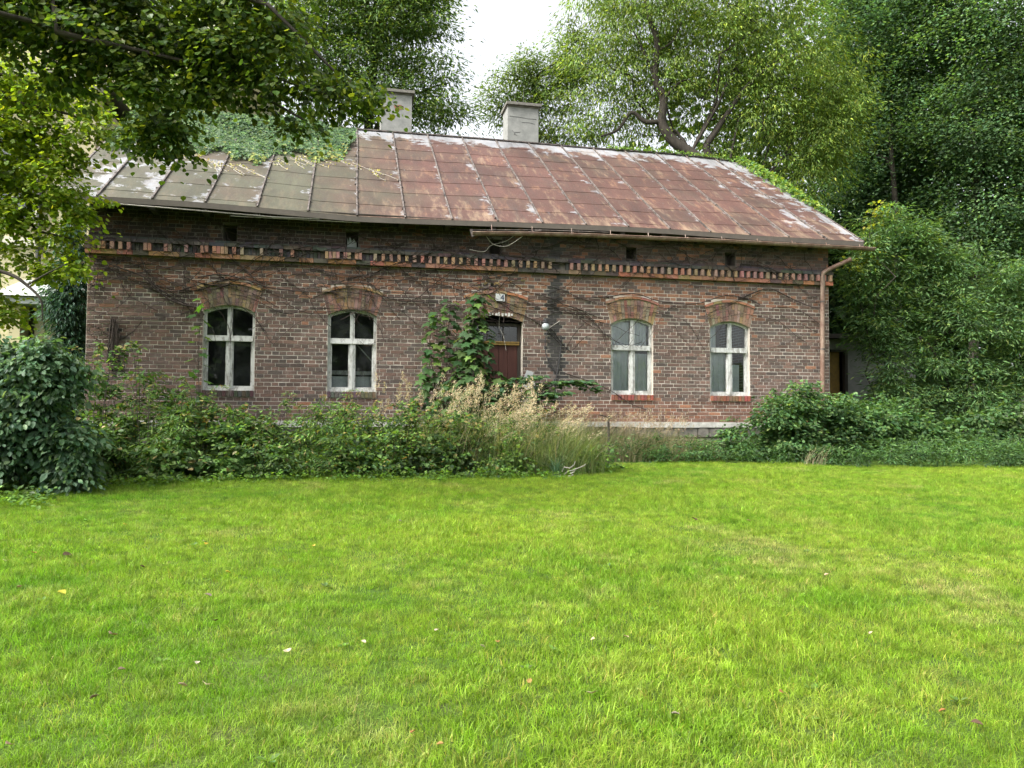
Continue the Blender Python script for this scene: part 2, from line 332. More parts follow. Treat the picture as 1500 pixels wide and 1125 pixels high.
T2=[(-0.6,-2.0,6.7,0.59),(-0.1,-2.1,6.2,0.48),(-0.5,-2.0,5.6,0.59),(0.2,-2.2,5.2,0.40),(-0.5,-2.0,4.7,0.51),(0.5,-2.2,4.8,0.28),(-0.4,-2.0,4.0,0.32),(0.9,-2.3,4.9,0.15),(-0.6,-1.9,3.2,0.23),(0.3,-2.1,4.3,0.28),(-1.3,-1.9,5.9,0.96),(-1.4,-1.8,3.8,0.64),(0.1,-2.1,3.8,0.17),(0.4,-2.2,5.7,0.27),(0.1,-2.2,6.7,0.32)]
T3=[(3.5,12.1,14.9,1.68),(5.2,11.7,15.6,1.80),(6.6,11.5,14.9,1.44),(5.7,11.7,13.5,1.44),(7.2,11.4,12.8,1.01),(3.8,12.1,13.0,1.44),(7.0,11.3,16.1,1.20),(7.7,11.3,13.8,0.77),(1.9,12.4,15.6,1.92),(8.0,11.3,12.2,0.72),(4.2,11.8,17.5,2.16),(7.5,11.2,16.6,0.84),(6.6,11.5,12.3,1.08)]
T3b=[(0.3,15.9,14.2,1.60),(-1.2,16.2,14.0,1.46),(-1.8,16.2,16.1,1.60),(-0.2,15.9,16.9,1.60),(-3.6,16.7,14.5,1.60),(-4.9,17.0,12.9,1.33),(-2.5,16.5,12.9,1.06),(-4.1,16.7,16.1,1.33)]
T4=[(11.2,14.6,15.1,0.88),(10.7,14.7,14.0,0.88),(12.0,14.4,14.7,1.10),(12.3,14.4,13.3,1.10),(10.3,14.8,15.3,0.39),(13.5,14.0,16.6,0.83),(10.0,14.8,14.4,0.50),(13.1,14.1,15.5,1.10),(11.7,14.4,15.8,0.69)]
T5=[(14.4,12.8,16.2,1.86),(16.2,12.4,17.0,2.26),(18.5,11.9,16.7,2.26),(20.6,11.5,16.2,2.26),(22.3,11.2,15.1,1.60),(23.3,11.0,14.6,1.06),(14.4,12.9,13.8,1.73),(16.2,12.5,14.6,1.86),(18.3,12.1,14.6,1.86),(20.1,11.7,13.8,2.00),(22.0,11.4,12.7,1.60),(21.2,11.6,11.0,1.06),(22.4,11.3,11.6,1.20),(13.4,13.2,12.7,1.06),(18.8,12.1,12.1,0.93),(13.3,13.1,15.1,1.06),(16.1,12.3,19.4,2.40),(19.8,11.6,19.4,2.93),(14.1,12.8,18.6,1.33),(22.9,11.1,13.4,1.33),(15.4,12.7,12.7,0.59)]
T6A=[(28.5,15.8,19.8,2.56),(30.7,15.4,19.2,2.87),(29.1,15.9,16.0,2.56),(28.9,16.0,13.4,2.24),(28.3,16.2,11.2,1.92),(30.7,15.6,12.8,2.56),(27.0,16.5,11.5,1.60),(30.2,15.9,9.9,1.92),(29.1,15.6,22.7,2.87),(27.6,16.2,14.7,1.92)]
T6B=[(31.1,12.3,17.1,2.64),(32.3,12.2,14.2,2.64),(30.3,12.6,13.9,2.05),(31.4,12.5,11.6,2.34),(32.9,12.2,9.8,2.34),(30.0,12.9,9.2,1.76),(34.0,11.7,16.6,2.93),(31.0,12.2,20.6,2.64),(32.1,12.5,7.8,1.76),(34.6,11.8,12.2,2.93)]
T7=[(17.4,1.3,6.2,0.61),(17.2,1.4,5.1,0.76),(18.3,1.2,5.1,0.93),(19.3,1.0,4.8,0.93),(17.7,1.4,4.0,0.84),(18.8,1.1,3.6,1.10),(20.2,0.8,4.2,1.01),(16.8,1.5,4.6,0.47),(18.2,1.3,2.6,0.84),(19.7,1.0,2.4,1.01),(20.8,0.7,3.0,0.84),(18.1,1.2,6.0,0.51),(18.8,1.1,5.6,0.42),(21.3,0.6,4.3,1.01),(17.3,1.5,3.6,0.51),(20.5,0.7,5.1,0.51),(20.2,0.9,1.8,0.67)]
T8=[(-1.5,3.8,5.8,0.31),(-1.4,3.8,6.3,0.22),(-1.5,3.8,5.2,0.39),(-1.5,3.9,4.6,0.42),(-1.6,3.9,4.0,0.43),(-1.5,3.9,3.4,0.37),(-1.7,3.9,4.3,0.28),(-1.3,3.9,2.9,0.37)]
S1=[(0.5,-4.1,2.0,0.58),(0.9,-4.2,1.8,0.37),(0.5,-4.1,1.3,0.60),(1.1,-4.2,1.3,0.30),(1.0,-4.2,2.2,0.20),(-0.1,-4.0,1.6,0.80),(0.8,-4.2,2.4,0.18),(1.2,-4.2,1.0,0.27),(0.3,-4.1,2.3,0.27)]
T5A=[(19.41,11.04,8.77),(18.38,11.18,10.56),(17.16,11.41,11.45),(16.48,11.53,11.96),(16.09,11.59,12.61),(16.13,11.54,13.51),(15.82,11.58,14.28),(15.85,11.51,15.69),(15.53,11.54,16.72),(15.26,11.53,18.26)]
T5B=[(16.04,11.59,12.66),(15.46,11.72,12.65),(14.95,11.81,12.99),(14.46,11.94,12.34),(13.83,12.08,12.08)]
T5C=[(18.38,11.18,10.56),(17.74,11.28,11.59),(18.11,11.17,12.36),(18.60,11.04,13.13),(19.34,10.84,14.17),(20.59,10.53,15.20)]
T5D=[(15.82,11.58,14.28),(15.30,11.64,15.43),(14.91,11.69,16.20)]
T5E=[(16.13,11.54,13.51),(16.82,11.37,14.20),(17.33,11.26,14.10)]
T5F=[(15.85,11.53,15.30),(16.43,11.39,15.69),(16.79,11.28,16.47)]
TLB=[(-1.04,-2.35,3.82),(-0.34,-2.49,3.67),(-0.04,-2.55,3.49),(0.17,-2.58,3.26),(0.19,-2.57,2.96)]
TLC=[(-0.04,-2.55,3.49),(0.26,-2.62,3.67),(0.56,-2.68,3.83)]
OB1=[(-0.31,-5.20,7.36),(0.95,-5.42,6.17),(1.82,-5.58,5.70),(2.45,-5.70,5.22),(2.61,-5.71,4.83)]
OB2=[(0.15,-5.31,7.61),(1.81,-5.61,6.42),(2.99,-5.84,5.95),(3.93,-6.02,5.47),(4.79,-6.19,5.24)]
OB3=[(-0.31,-5.18,6.89),(0.88,-5.39,5.93),(1.51,-5.51,5.62)]
# ================================================================ GROUND
xs = np.concatenate([np.linspace(-160, -12, 12), np.linspace(-10, 32, 85), np.linspace(34, 190, 12)])
ys = np.concatenate([np.linspace(-120, -20, 10), np.linspace(-18, 3, 70), np.linspace(4, 14, 8), np.linspace(20, 300, 14)])
XX, YY = np.meshgrid(xs, ys); V = np.stack([XX, YY, gz(XX, YY)], -1).reshape(-1, 3); nx = len(xs)
F = [(j*nx+i, j*nx+i+1, (j+1)*nx+i+1, (j+1)*nx+i) for j in range(len(ys)-1) for i in range(nx-1)]
obj('ground', meshdata('ground', V, [np.array(F)], M['soil'], None, True), kind='structure')

# ================================================================ THE BRICK HOUSE
HL, HD = 15.11, 9.65                       # length and depth
house = thing('brick_house', 'old single-storey brown brick house with rusty sheet-metal roof and five arched openings', 'house', (HL/2, HD/2, .8))
def part(o, keep=True):                    # parts are modelled in world coordinates
    o.matrix_parent_inverse = Matrix.Translation(-house.location); return o
def hp(o):
    o.parent = house; o.matrix_parent_inverse = Matrix.Translation(-Vector(house.location)); return o
WIN = [(2.0, 2.93), (4.27, 5.20), (10.02, 10.95), (12.25, 13.18)]
DOOR = (7.03, 8.13)
def arch_top(x, a, b, spring=3.50, rise=.13):
    u = (x-(a+b)/2)/((b-a)/2); return spring+rise*(1-u*u)
OPEN = [(a, b, 2.02, 3.50, .13) for a, b in WIN]+[(DOOR[0], DOOR[1], .95, 3.47, .12)]
VENT = [(2.32, 2.57, 4.84, 5.16), (4.59, 4.83, 4.84, 5.16), (7.43, 7.69, 4.82, 5.15), (10.35, 10.59, 4.82, 5.13), (12.61, 12.86, 4.84, 5.13)]
HOLE = [(7.46, 7.60, 4.17, 4.25)]
TOPZ = 5.52
# --- wall slab (mortar face) cut round the openings, with reveals
xset = {0., HL}
for a, b, z0, sp, ri in OPEN: xset |= set(np.linspace(a, b, 13))
for a, b, _, _ in VENT+HOLE: xset |= {a, b}
X = sorted(xset); wm = MB()
def gaps(x):
    g = [(z0, arch_top(x, a, b, sp, ri)) for a, b, z0, sp, ri in OPEN if a < x < b]+[(z0, z1) for a, b, z0, z1 in VENT+HOLE if a < x < b]
    return sorted(g)
for x0, x1 in zip(X[:-1], X[1:]):
    xm = (x0+x1)/2; zl = [(1.45, 1.45)]
    for (g0, g1) in gaps(xm):
        o_ = [q for q in OPEN if q[0] < xm < q[1] and q[2] == g0]
        if o_:
            q = o_[0]; zl += [(g0, g0), (arch_top(x0, q[0], q[1], q[3], q[4]), arch_top(x1, q[0], q[1], q[3], q[4]))]
        else: zl += [(g0, g0), (g1, g1)]
    zl.append((TOPZ, TOPZ))
    if len(zl) > 2 and zl[1][0] < 1.45: zl = zl[2:]
    for i in range(0, len(zl)-1, 2):
        (a0, a1), (b0, b1) = zl[i], zl[i+1]
        if b0-a0 < .001: continue
        wm.add([(x0, 0, a0), (x1, 0, a1), (x1, 0, b1), (x0, 0, b0)], [(0, 1, 2, 3)])
        if i > 0: wm.add([(x0, 0, a0), (x1, 0, a1), (x1, .30, a1), (x0, .30, a0)], [(3, 2, 1, 0)])
        if i+2 < len(zl): wm.add([(x0, 0, b0), (x1, 0, b1), (x1, .30, b1), (x0, .30, b0)], [(0, 1, 2, 3)])
for a, b, z0, sp, ri in OPEN+[(a, b, z0, z1, 0) for a, b, z0, z1 in VENT+HOLE]:
    for x, fl in ((a, 0), (b, 1)):
        q = [(x, 0, max(z0, .9)), (x, .30, max(z0, .9)), (x, .30, sp), (x, 0, sp)]
        wm.add(q, [(0, 1, 2, 3) if fl else (3, 2, 1, 0)])
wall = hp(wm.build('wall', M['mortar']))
# --- brickwork: cross bond, every brick a real block standing proud of the joints
RZ = .0735; HB = .135
ARCH = []                                   # splayed arch bands over the openings
for (a, b) in WIN: ARCH.append((a, b, 3.50, .13, .40, .11))
ARCH.append((DOOR[0], DOOR[1], 3.47, .12, .44, .10))
def cut(x0, x1, z):
    """remove openings from the interval"""
    segs = [(x0, x1)]; rem = []
    for a, b, z0, sp, ri in OPEN:
        if z0-.11 < z < sp+ri:
            hw = (b-a)/2
            if z > sp: hw *= math.sqrt(max(0, 1-(z-sp)/ri))
            if z < z0: hw = (b-a)/2+.005
            rem.append(((a+b)/2-hw, (a+b)/2+hw))
    for a, b, sp, ri, h, spl in ARCH:
        if sp-.02 < z < sp+ri+1.2*h+.05:
            u = (z-sp)/(h+ri); hw = (b-a)/2+max(0, u)*spl+.012
            lim = sp+1.16*h+.03
            if z > lim: hw *= math.sqrt(max(0, 1-(z-lim)/ri))
            if z < lim+ri: rem.append(((a+b)/2-hw, (a+b)/2+hw))
    for a, b, z0, z1 in VENT+HOLE:
        if z0-.02 < z < z1+.02: rem.append((a-.003, b+.003))
    for r0, r1 in rem:
        n = []
        for s0, s1 in segs:
            if r1 <= s0 or r0 >= s1: n.append((s0, s1)); continue
            if r0 > s0: n.append((s0, r0))
            if r1 < s1: n.append((r1, s1))
        segs = n
    return [(a, b) for a, b in segs if b-a > .025]
def field(x, z, f=1.0, s=0.):
    return math.sin(x*f*1.7+s)*math.sin(z*f*2.9+s*1.7)+.6*math.sin(x*f*4.1+z*2.3+s)
def brick_colour(x, z):
    r = R.random(); top = max(0., min(1., (z-3.75)/.5)); o = field(x, z, .8, 2.)*.12
    near_arch = 0
    for a, b, sp, ri, h, spl in ARCH:
        if abs(x-(a+b)/2) < .75 and sp < z < sp+.75: near_arch = .35
    pr_or = .02+.40*top*(z < 4.85)+near_arch*.8+o*top + (.10 if z < 1.85 else 0)
    if z > 4.75: pr_or = .16+.12*math.sin(x*1.3)
    if r < pr_or: c = (.36, .185, .11) if R.random() < .5 else (.29, .14, .085)
    elif r < pr_or+.28: c = (.115, .088, .078)
    elif r < pr_or+.60: c = (.150, .105, .090)
    elif r < pr_or+.86: c = (.185, .118, .096)
    else: c = (.085, .076, .072)
    if z < 1.9 and x > 8.5: c = tuple(a*.6+b*.4 for a, b in zip(c, (.26, .12, .075)))
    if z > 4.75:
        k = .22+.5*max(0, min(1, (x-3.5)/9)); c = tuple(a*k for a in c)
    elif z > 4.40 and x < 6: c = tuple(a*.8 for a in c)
    sx = 8.82+.05*math.sin(z*3)                                     # tarry soot stripe right of the door
    wd = .13 if z > 3.2 else max(.03, .2-.12*abs(z-2.9))
    if abs(x-sx) < wd and z > 2.2: c = (.052, .052, .052)
    if abs(x-.5) < .10 and 2.5 < z < 3.35: c = tuple(v*.45 for v in c)
    if 1.9 < z < 4.75 and sum(c) > .17: c = tuple(v*.74+q_*.26 for v, q_ in zip(c, (.165, .118, .098)))
    k = 1+R.uniform(-.24, .22); return tuple(v*k*q_ for v, q_ in zip(c, (1.16, 1.10, 1.06)))
def brick_vf(x0, x1, z0, z1, yb=.03, proud=.004):
    e = .0035; y = -proud-R.uniform(-.002, .0045); t = R.uniform(-.0022, .0022); s_ = R.uniform(-.0012, .0012)
    a = [(x0, yb, z0), (x1, yb, z0), (x1, yb, z1), (x0, yb, z1)]
    bq = [(x0, y+e, z0), (x1, y+e, z0+s_), (x1, y+e, z1+s_), (x0, y+e, z1)]
    cq = [(x0+e, y+t, z0+e), (x1-e, y-t, z0+e+s_), (x1-e, y-t, z1-e+s_), (x0+e, y+t, z1-e)]
    F = [(8, 9, 10, 11)]
    for i in range(4):
        j = (i+1) % 4; F += [(i, j, 4+j, 4+i), (4+i, 4+j, 8+j, 8+i)]
    return a+bq+cq, F
bricks = []
row = 0; z = 1.452
while z < 4.49-.01:
    hdr = row % 2; off = 0 if hdr else (HB if (row//2) % 2 else 0)-HB/2
    st = HB if hdr else 2*HB; x = -2*HB+off
    while x < HL:
        x0, x1 = max(x, 0), min(x+st, HL)
        if x1-x0 > .03:
            wv = .004*math.sin(x*.8+row)+R.uniform(-.0015, .0015)
            for s0, s1 in cut(x0, x1, z+RZ/2):
                j = .0052; zz1 = min(z+RZ, 4.49)
                bricks.append((s0+j+R.uniform(-.002, .002), s1-j, z+j*.85+wv, zz1-j*.85+wv))
        x += st
    z += RZ; row += 1
row = 0; z = 4.83
while z < TOPZ-.03:
    hdr = row % 2; st = HB if hdr else 2*HB; x = -HB*(row % 2)-.07*(row % 3)
    while x < HL:
        x0, x1 = max(x, 0), min(x+st, HL)
        if x1-x0 > .03:
            for s0, s1 in cut(x0, x1, z+RZ/2):
                bricks.append((s0+.005, s1-.005, z+.005, z+RZ-.005))
        x += st
    z += RZ; row += 1
CP = np.array([4.70, -15.23, 1.6])
def shown(b_):                              # size in the picture, for bricks above the thicket
    xm, zm = (b_[0]+b_[1])/2, (b_[2]+b_[3])/2
    if xm < 9 and zm < 2.15: return 0
    if zm > 4.75: return 0
    return (b_[1]-b_[0])/np.linalg.norm([xm-CP[0], CP[1], zm-CP[2]])
bricks.sort(key=shown, reverse=True)
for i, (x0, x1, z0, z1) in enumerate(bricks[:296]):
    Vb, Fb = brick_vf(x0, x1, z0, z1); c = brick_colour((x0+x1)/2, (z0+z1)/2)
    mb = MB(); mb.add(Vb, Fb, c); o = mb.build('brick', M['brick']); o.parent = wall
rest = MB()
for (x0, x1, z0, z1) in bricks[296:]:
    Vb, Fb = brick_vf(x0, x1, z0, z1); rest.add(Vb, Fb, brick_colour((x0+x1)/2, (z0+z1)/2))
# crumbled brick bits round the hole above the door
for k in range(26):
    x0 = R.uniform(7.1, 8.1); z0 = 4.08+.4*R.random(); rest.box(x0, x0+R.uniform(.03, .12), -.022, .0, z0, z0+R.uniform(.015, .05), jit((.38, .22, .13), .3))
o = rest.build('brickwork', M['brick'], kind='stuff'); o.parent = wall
# --- arches: two rings of upright bricks and a thin label course, splayed
am = MB()
for a, b, sp, ri, h, spl in ARCH:
    n = 15; cx_ = (a+b)/2
    def pt(u, v):                           # u 0..1 across, v 0..1 upward
        hw = (b-a)/2+v*spl; x = cx_+(2*u-1)*hw
        z0 = sp+ri*(1-(2*u-1)**2); return x, z0+v*h-(.0 if v == 0 else 0)
    for i in range(n):
        u0, u1 = i/n+.004, (i+1)/n-.004
        cutv = .35 if i % 2 else .64
        for v0, v1 in ((0.01, cutv-.012), (cutv+.012, .985)):
            c = jit((.33, .205, .135) if R.random() < .6 else ((.23, .14, .10) if R.random() < .6 else (.38, .28, .19)), .2)
            am.prism([pt(u0, v0), pt(u1, v0), pt(u1, v1), pt(u0, v1)], -.010-R.uniform(0, .007), .03, c)
    m_ = 6
    for i in range(m_):
        u0, u1 = i/m_, (i+1)/m_-.008
        p = [pt(u0, 1.02), pt((u0+u1)/2, 1.02), pt(u1, 1.02), pt(u1, 1.15), pt((u0+u1)/2, 1.15), pt(u0, 1.15)]
        am.prism(p, -.032-R.uniform(0, .012), .03, jit((.40, .21, .12), .25))
hp(am.build('window_arches', M['brick'], kind='stuff'))
# --- cornice: ledge course, row of upright dentil bricks, capping course
cm = MB()
x = -.03
while x < HL+.03:
    if not 8.72 < x < 9.0 or R.random() < .3: cm.box(x, min(x+.262, HL+.06), -.085-R.uniform(0, .01), .02, 4.492, 4.573, jit((.40, .20, .115) if R.random() < .75 else (.13, .10, .085), .2))
    x += .268
x = .18; i = 0
while x < HL+.02:
    light = i % 2 == 0
    if x < 5: light = R.random() < .42
    if not 8.68 < x < 8.98:
        c = (.40, .245, .17) if light else (.065, .064, .062)
        e = R.uniform(0, .012)
        pr = -.115 if light else -.055
        cm.prism([(x+e*.5, 4.578), (x+.064, 4.578), (x+.066-e*.4, 4.715), (x+e*.3, 4.712)], pr-R.uniform(0, .01), .02, jit(c, .2))
    x += .0705 if x < 5 else .0765; i += 1
cm.box(-.05, .16, -.10, .02, 4.578, 4.645, (.10, .07, .055)); cm.box(-.05, .16, -.10, .02, 4.65, 4.715, (.12, .08, .06))
x = -.05
while x < HL+.05:
    cm.box(x, min(x+.262, HL+.06), -.105-R.uniform(0, .008), .02, 4.722, 4.785, jit((.085, .075, .07), .25))
    cm.box(x+.1, min(x+.362, HL+.06), -.060-R.uniform(0, .006), .02, 4.789, 4.832, jit((.075, .068, .062), .25)); x += .268
hp(cm.build('cornice', M['brick'], kind='stuff'))
# --- sills: upright bricks
for (a, b), c0 in zip(WIN, [(.075, .062, .058), (.14, .10, .09), (.30, .115, .075), (.33, .12, .08)]):
    sm = MB(); n = 13
    for i in range(n):
        x0 = a+(b-a)*i/n; sm.box(x0+.005, x0+(b-a)/n-.005, -.028-R.uniform(0, .006), .10, 1.905, 2.022-.004*R.random(), jit(c0, .3))
    hp(sm.build('window_sill', M['brick']))
# --- plinth
pm = MB(); x = -.02
while x < HL:
    w_ = R.uniform(.5, .9); pm.box(x, min(x+w_-.004, HL+.02), -.05-R.uniform(0, .012), .02, 1.345+R.uniform(-.01, .01), 1.449, (1, 1, 1)); x += w_
hp(pm.build('plinth_band', M['whitewash']))
x = -.02; zrow = [(.30, .62), (.63, .88), (.89, 1.12), (1.13, 1.34)]
fo = MB(); fo.box(-.0, HL, .0, .3, .2, 1.36); fnd = hp(fo.build('foundation', M['stone']))
for z0, z1 in zrow[1:]:
    x = -.02+R.uniform(-.2, 0)
    while x < HL:
        w_ = R.uniform(.25, .6); x0 = max(x, 0)
        if x0 < HL-.1 and not (DOOR[0]-.1 < x < DOOR[1]):
            c = R.uniform(0, .02); sm = MB()
            sm.prism([(x0+.02, z0+.01), (x0+w_-.03, z0+.012+c), (x0+w_-.012, z0+.06), (x0+w_-.014, z1-.04), (x0+w_-.05, z1-.012), (x0+.03, z1-.01-c), (x0+.01, z1-.05), (x0+.008, z0+.05)], -.02-R.uniform(0, .03), .05)
            if 9 < x < 14.5: o = sm.build('stone', M['stone']); o.parent = fnd
        x += w_
# --- remaining walls, inside faces, floor: a closed dark room
gm = MB()
def gable(x0, x1):
    pts = [(0.02, .3), (HD, .3), (HD, TOPZ), (HD/2, 8.75), (0.02, TOPZ)]
    n = len(pts); V = [(x0, y, z) for y, z in pts]+[(x1, y, z) for y, z in pts]
    gm.add(V, [tuple(range(n)), tuple(range(2*n-1, n-1, -1))]+[(i, n+i, n+(i+1) % n, (i+1) % n) for i in range(n)])
gable(.001, .30); gable(HL-.30, HL-.001); gm.box(.3, HL-.3, HD-.3, HD, .3, TOPZ)
hp(gm.build('gable_and_rear_walls', M['gable']))
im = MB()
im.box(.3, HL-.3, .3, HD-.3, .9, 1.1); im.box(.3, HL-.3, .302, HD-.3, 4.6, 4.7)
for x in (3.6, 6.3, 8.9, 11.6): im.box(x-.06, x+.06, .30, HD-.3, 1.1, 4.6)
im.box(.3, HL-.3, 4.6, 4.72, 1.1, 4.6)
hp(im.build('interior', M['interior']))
for a, b, z0, z1 in VENT+HOLE:
    vb = MB(); vb.box(a-.02, b+.02, .302, .34, z0-.02, z1+.02); hp(vb.build('vent_backing', M['dark_wood']))
vp = MB(); vp.prism([(4.61, 4.845), (4.80, 4.845), (4.79, 4.96), (4.74, 5.04), (4.70, 4.98), (4.68, 5.05), (4.655, 5.06), (4.65, 4.95), (4.62, 5.05)], .12, .125)
hp(vp.build('vent_pane', M['zinc'], label='broken whitish pane left in the second attic vent'))
vr = MB(); vr.prism([(12.66, 4.86), (12.72, 4.86), (12.72, 5.10), (12.66, 5.10)], .12, .14); hp(vr.build('vent_board', M['dark_wood']))
# --- windows
def window(i, a, b):
    f = MB(); y0, y1 = .085, .145; z0, sp, ri = 2.022, 3.50, .13
    T = lambda x: arch_top(x, a, b, sp, ri)
    f.box(a+.002, a+.056, y0, y1, z0, T(a)+.0); f.box(b-.056, b-.002, y0, y1, z0, T(b))
    f.box(a+.056, b-.056, y0, y1, z0, z0+.05)
    xs_ = np.linspace(a+.002, b-.002, 13)
    for x0, x1 in zip(xs_[:-1], xs_[1:]): f.prism([(x0, T(x0)-.05), (x1, T(x1)-.05), (x1, T(x1)-.002), (x0, T(x0)-.002)], y0-.001, y1)
    win = hp(f.build('window', M['white'], label=['dark arched window with an overgrown left edge', 'arched window with boards across its lower sashes', 'arched window with pale reflections and curtain', 'rightmost arched window with grey blind and dark right pane'][i]))
    tr_ = MB(); tr_.box(a+.046, b-.046, y0-.03, y1, 2.975, 3.06); tr_.box(a+.046, b-.046, y0-.045, y0-.02, 2.955, 2.98); tr_.build('transom', M['white']).parent = win
    mc = (a+b)/2+(.0 if i < 2 else .03)
    mu = MB(); mu.box(mc-.052, mc+.052, y0-.022, y1, z0+.03, 2.955); mu.box(mc-.045, mc+.045, y0-.018, y1, 3.06, T(mc)-.03)
    mu.box(mc-.012, mc+.012, y0-.034, y0-.02, z0+.03, 2.96); mu.box(mc-.010, mc+.010, y0-.03, y0-.016, 3.05, T(mc)-.04)
    mu.build('mullion', M['white']).parent = win
    yg = y0+.03
    for l, r in ((a+.048, mc-.038), (mc+.038, b-.048)):
        s_ = MB(); w_ = .034
        for (p0, p1, q0, q1) in ((l, l+w_, z0+.045, 2.985), (r-w_, r, z0+.045, 2.985), (l+w_, r-w_, z0+.045, z0+.045+w_*1.3), (l+w_, r-w_, 2.985-w_, 2.985)): s_.box(p0, p1, yg-.012, yg+.02, q0, q1)
        s_.build('sash', M['white']).parent = win
        g = MB(); g.box(l+.018, r-.018, yg, yg+.004, z0+.06, 2.97); g.build('pane', M['glass']).parent = win
        g = MB(); xx = np.linspace(l, r, 6); g.prism([(l, 3.045)]+[(r, 3.045)]+[(x, T(x)-.045) for x in xx[::-1]], yg, yg+.004); g.build('pane', M['glass']).parent = win
    if i == 1:
        bm = MB(); bm.box(a+.05, mc-.035, yg+.06, yg+.08, 2.36, 2.44); bm.box(mc+.035, b-.05, yg+.06, yg+.08, 2.36, 2.43)
        bm.build('board', M['white']).parent = win
        bm = MB(); bm.beam((mc+.10, yg+.09, 2.95), (b-.05, yg+.09, 2.60), .02, .05, up=(0, 1, 0)); bm.build('brace', M['white'], label='diagonal white strip behind the lower right pane').parent = win
        bm = MB(); bm.box(a+.06, b-.06, yg+.15, yg+.17, z0, 2.33); bm.build('back_board', M['curtain']).parent = win
    if i == 0:
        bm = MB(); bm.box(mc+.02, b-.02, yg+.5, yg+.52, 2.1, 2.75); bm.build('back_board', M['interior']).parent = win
    if i >= 2:
        cm_ = MB()
        if i == 2: spans = [(a+.02, mc+.03, 2.04, 3.56), (mc+.05, b-.03, 2.04, 2.9), (mc+.02, b-.1, 3.0, 3.6)]
        else: spans = [(a-.02, mc+.0, 2.04, 2.99), (a-.02, a+.2, 3.03, 3.6), (mc+.03, mc+.26, 2.1, 2.7)]
        for l, r, q0, q1 in spans:
            n = 14; xx = np.linspace(l, r, n); yy = yg+.045+.014*np.sin(np.arange(n)*2.1+i)
            V = [(x, y, q0) for x, y in zip(xx, yy)]+[(x, y, q1) for x, y in zip(xx, yy)]
            cm_.add(V, [(k, k+1, n+k+1, n+k) for k in range(n-1)])
        cm_.build('curtain', M['curtain']).parent = win
        if i == 3:
            q = MB(); q.box(a+.19, a+.215, yg+.05, yg+.07, 3.05, 3.6); q.build('inner_bar', M['white']).parent = win
    return win
for i, (a, b) in enumerate(WIN): window(i, a, b)
# --- door: boarded, red-brown, under a dark transom light
dm = MB(); dm.box(DOOR[0]+.002, DOOR[0]+.07, .16, .24, .95, 3.45); dm.box(DOOR[1]-.07, DOOR[1]-.002, .16, .24, .95, 3.45); dm.box(DOOR[0]+.07, DOOR[1]-.07, .16, .24, 3.40, 3.46)
door = hp(dm.build('door', M['dark_wood']))
x = DOOR[0]+.07
for w_ in (.17, .19, .21, .19, .2):
    pl = MB(); pl.box(x+.004, min(x+w_-.003, DOOR[1]-.07), .185-R.uniform(0, .008), .22, .95, 3.01); pl.build('plank', M['door_red']).parent = door; x += w_
k = MB(); k.box(DOOR[0]+.04, DOOR[1]-.04, .135, .23, 3.015, 3.06); k.box(DOOR[0]+.04, DOOR[1]-.04, .12, .23, 3.063, 3.085); k.build('transom', M['ochre'], label='ochre yellow painted transom rail').parent = door
g = MB(); g.box(DOOR[0]+.07, DOOR[1]-.07, .20, .206, 3.09, 3.40); g.build('pane', M['glass']).parent = door
for x in (7.42, 7.75): k = MB(); k.box(x, x+.02, .185, .21, 3.09, 3.40); k.build('glazing_bar', M['dark_wood']).parent = door
k = MB()
for j in range(9): x = 7.36+j*.065; k.box(x, x+R.uniform(.02, .05), -.03, .02, 3.60+R.uniform(-.02, 0), 3.635+R.uniform(0, .03))
hp(k.build('plaster_remnant', M['whitewash'], label='row of white plaster scraps above the door', kind='stuff'))
k = MB(); k.box(7.56, 7.745, -.04, -.012, 3.885, 4.035); plate = hp(k.build('number_plate', M['enamel'], label='small white house number plate under the vine'))
tc = bpy.data.curves.new('digit', 'FONT'); tc.body = '4'; tc.size = .17; tc.extrude = .001; tc.align_x = 'CENTER'
to = bpy.data.objects.new('digit_tmp', tc); COL.objects.link(to)
bpy.context.view_layer.update()
me = bpy.data.meshes.new_from_object(to); bpy.data.objects.remove(to); me.materials.clear(); me.materials.append(M['enamel_ink'])
o = obj('digit', me, plate, (7.695, -.043, 3.90), (PI/2, 0, 0))
# wall lamp, pipe, patch
lm = MB()
u = np.linspace(0, PI, 9); lm.tube([(8.57+.0*t_, -.16, 3.38+.08*math.cos(t_)) for t_ in u], [max(.004, .08*math.sin(t_)) for t_ in u], 12)
lamp = hp(lm.build('wall_lamp', M['lamp_glass'], smooth=True, label='round white opal glass lamp right of the door'))
k = MB(); k.tube([(8.57, -.16, 3.47), (8.57, -.16, 3.52), (8.58, -.02, 3.53)], .022, 8); k.tube([(8.57, -.16, 3.46), (8.57, -.16, 3.49)], .06, 10, cap=True); k.build('lamp_bracket', M['iron']).parent = lamp
k = MB(); k.tube(catmull([(8.66, -.03, 3.38), (8.60, -.035, 3.15), (8.60, -.035, 2.9), (8.68, -.035, 2.65), (8.80, -.03, 2.48)]), .010, 5)
k.tube(catmull([(8.93, -.03, 3.22), (8.93, -.03, 3.0), (8.88, -.03, 2.6), (8.82, -.03, 2.3), (8.80, -.03, 1.9), (8.79, -.03, 1.5)]), .013, 6); hp(k.build('cable', M['iron']))
k = MB(); k.tube([(8.9, -.04, 3.52), (8.66, -.05, 3.36)], .008, 5); hp(k.build('bracket_rod', M['pale_twig']))
k = MB(); k.prism([(8.15, 2.05), (8.38, 2.0), (8.40, 2.2), (8.33, 2.36), (8.36, 2.46), (8.22, 2.5), (8.14, 2.3)], -.013, .0); hp(k.build('paint_patch', M['enamel'], label='flaking white paint patch beside the door'))
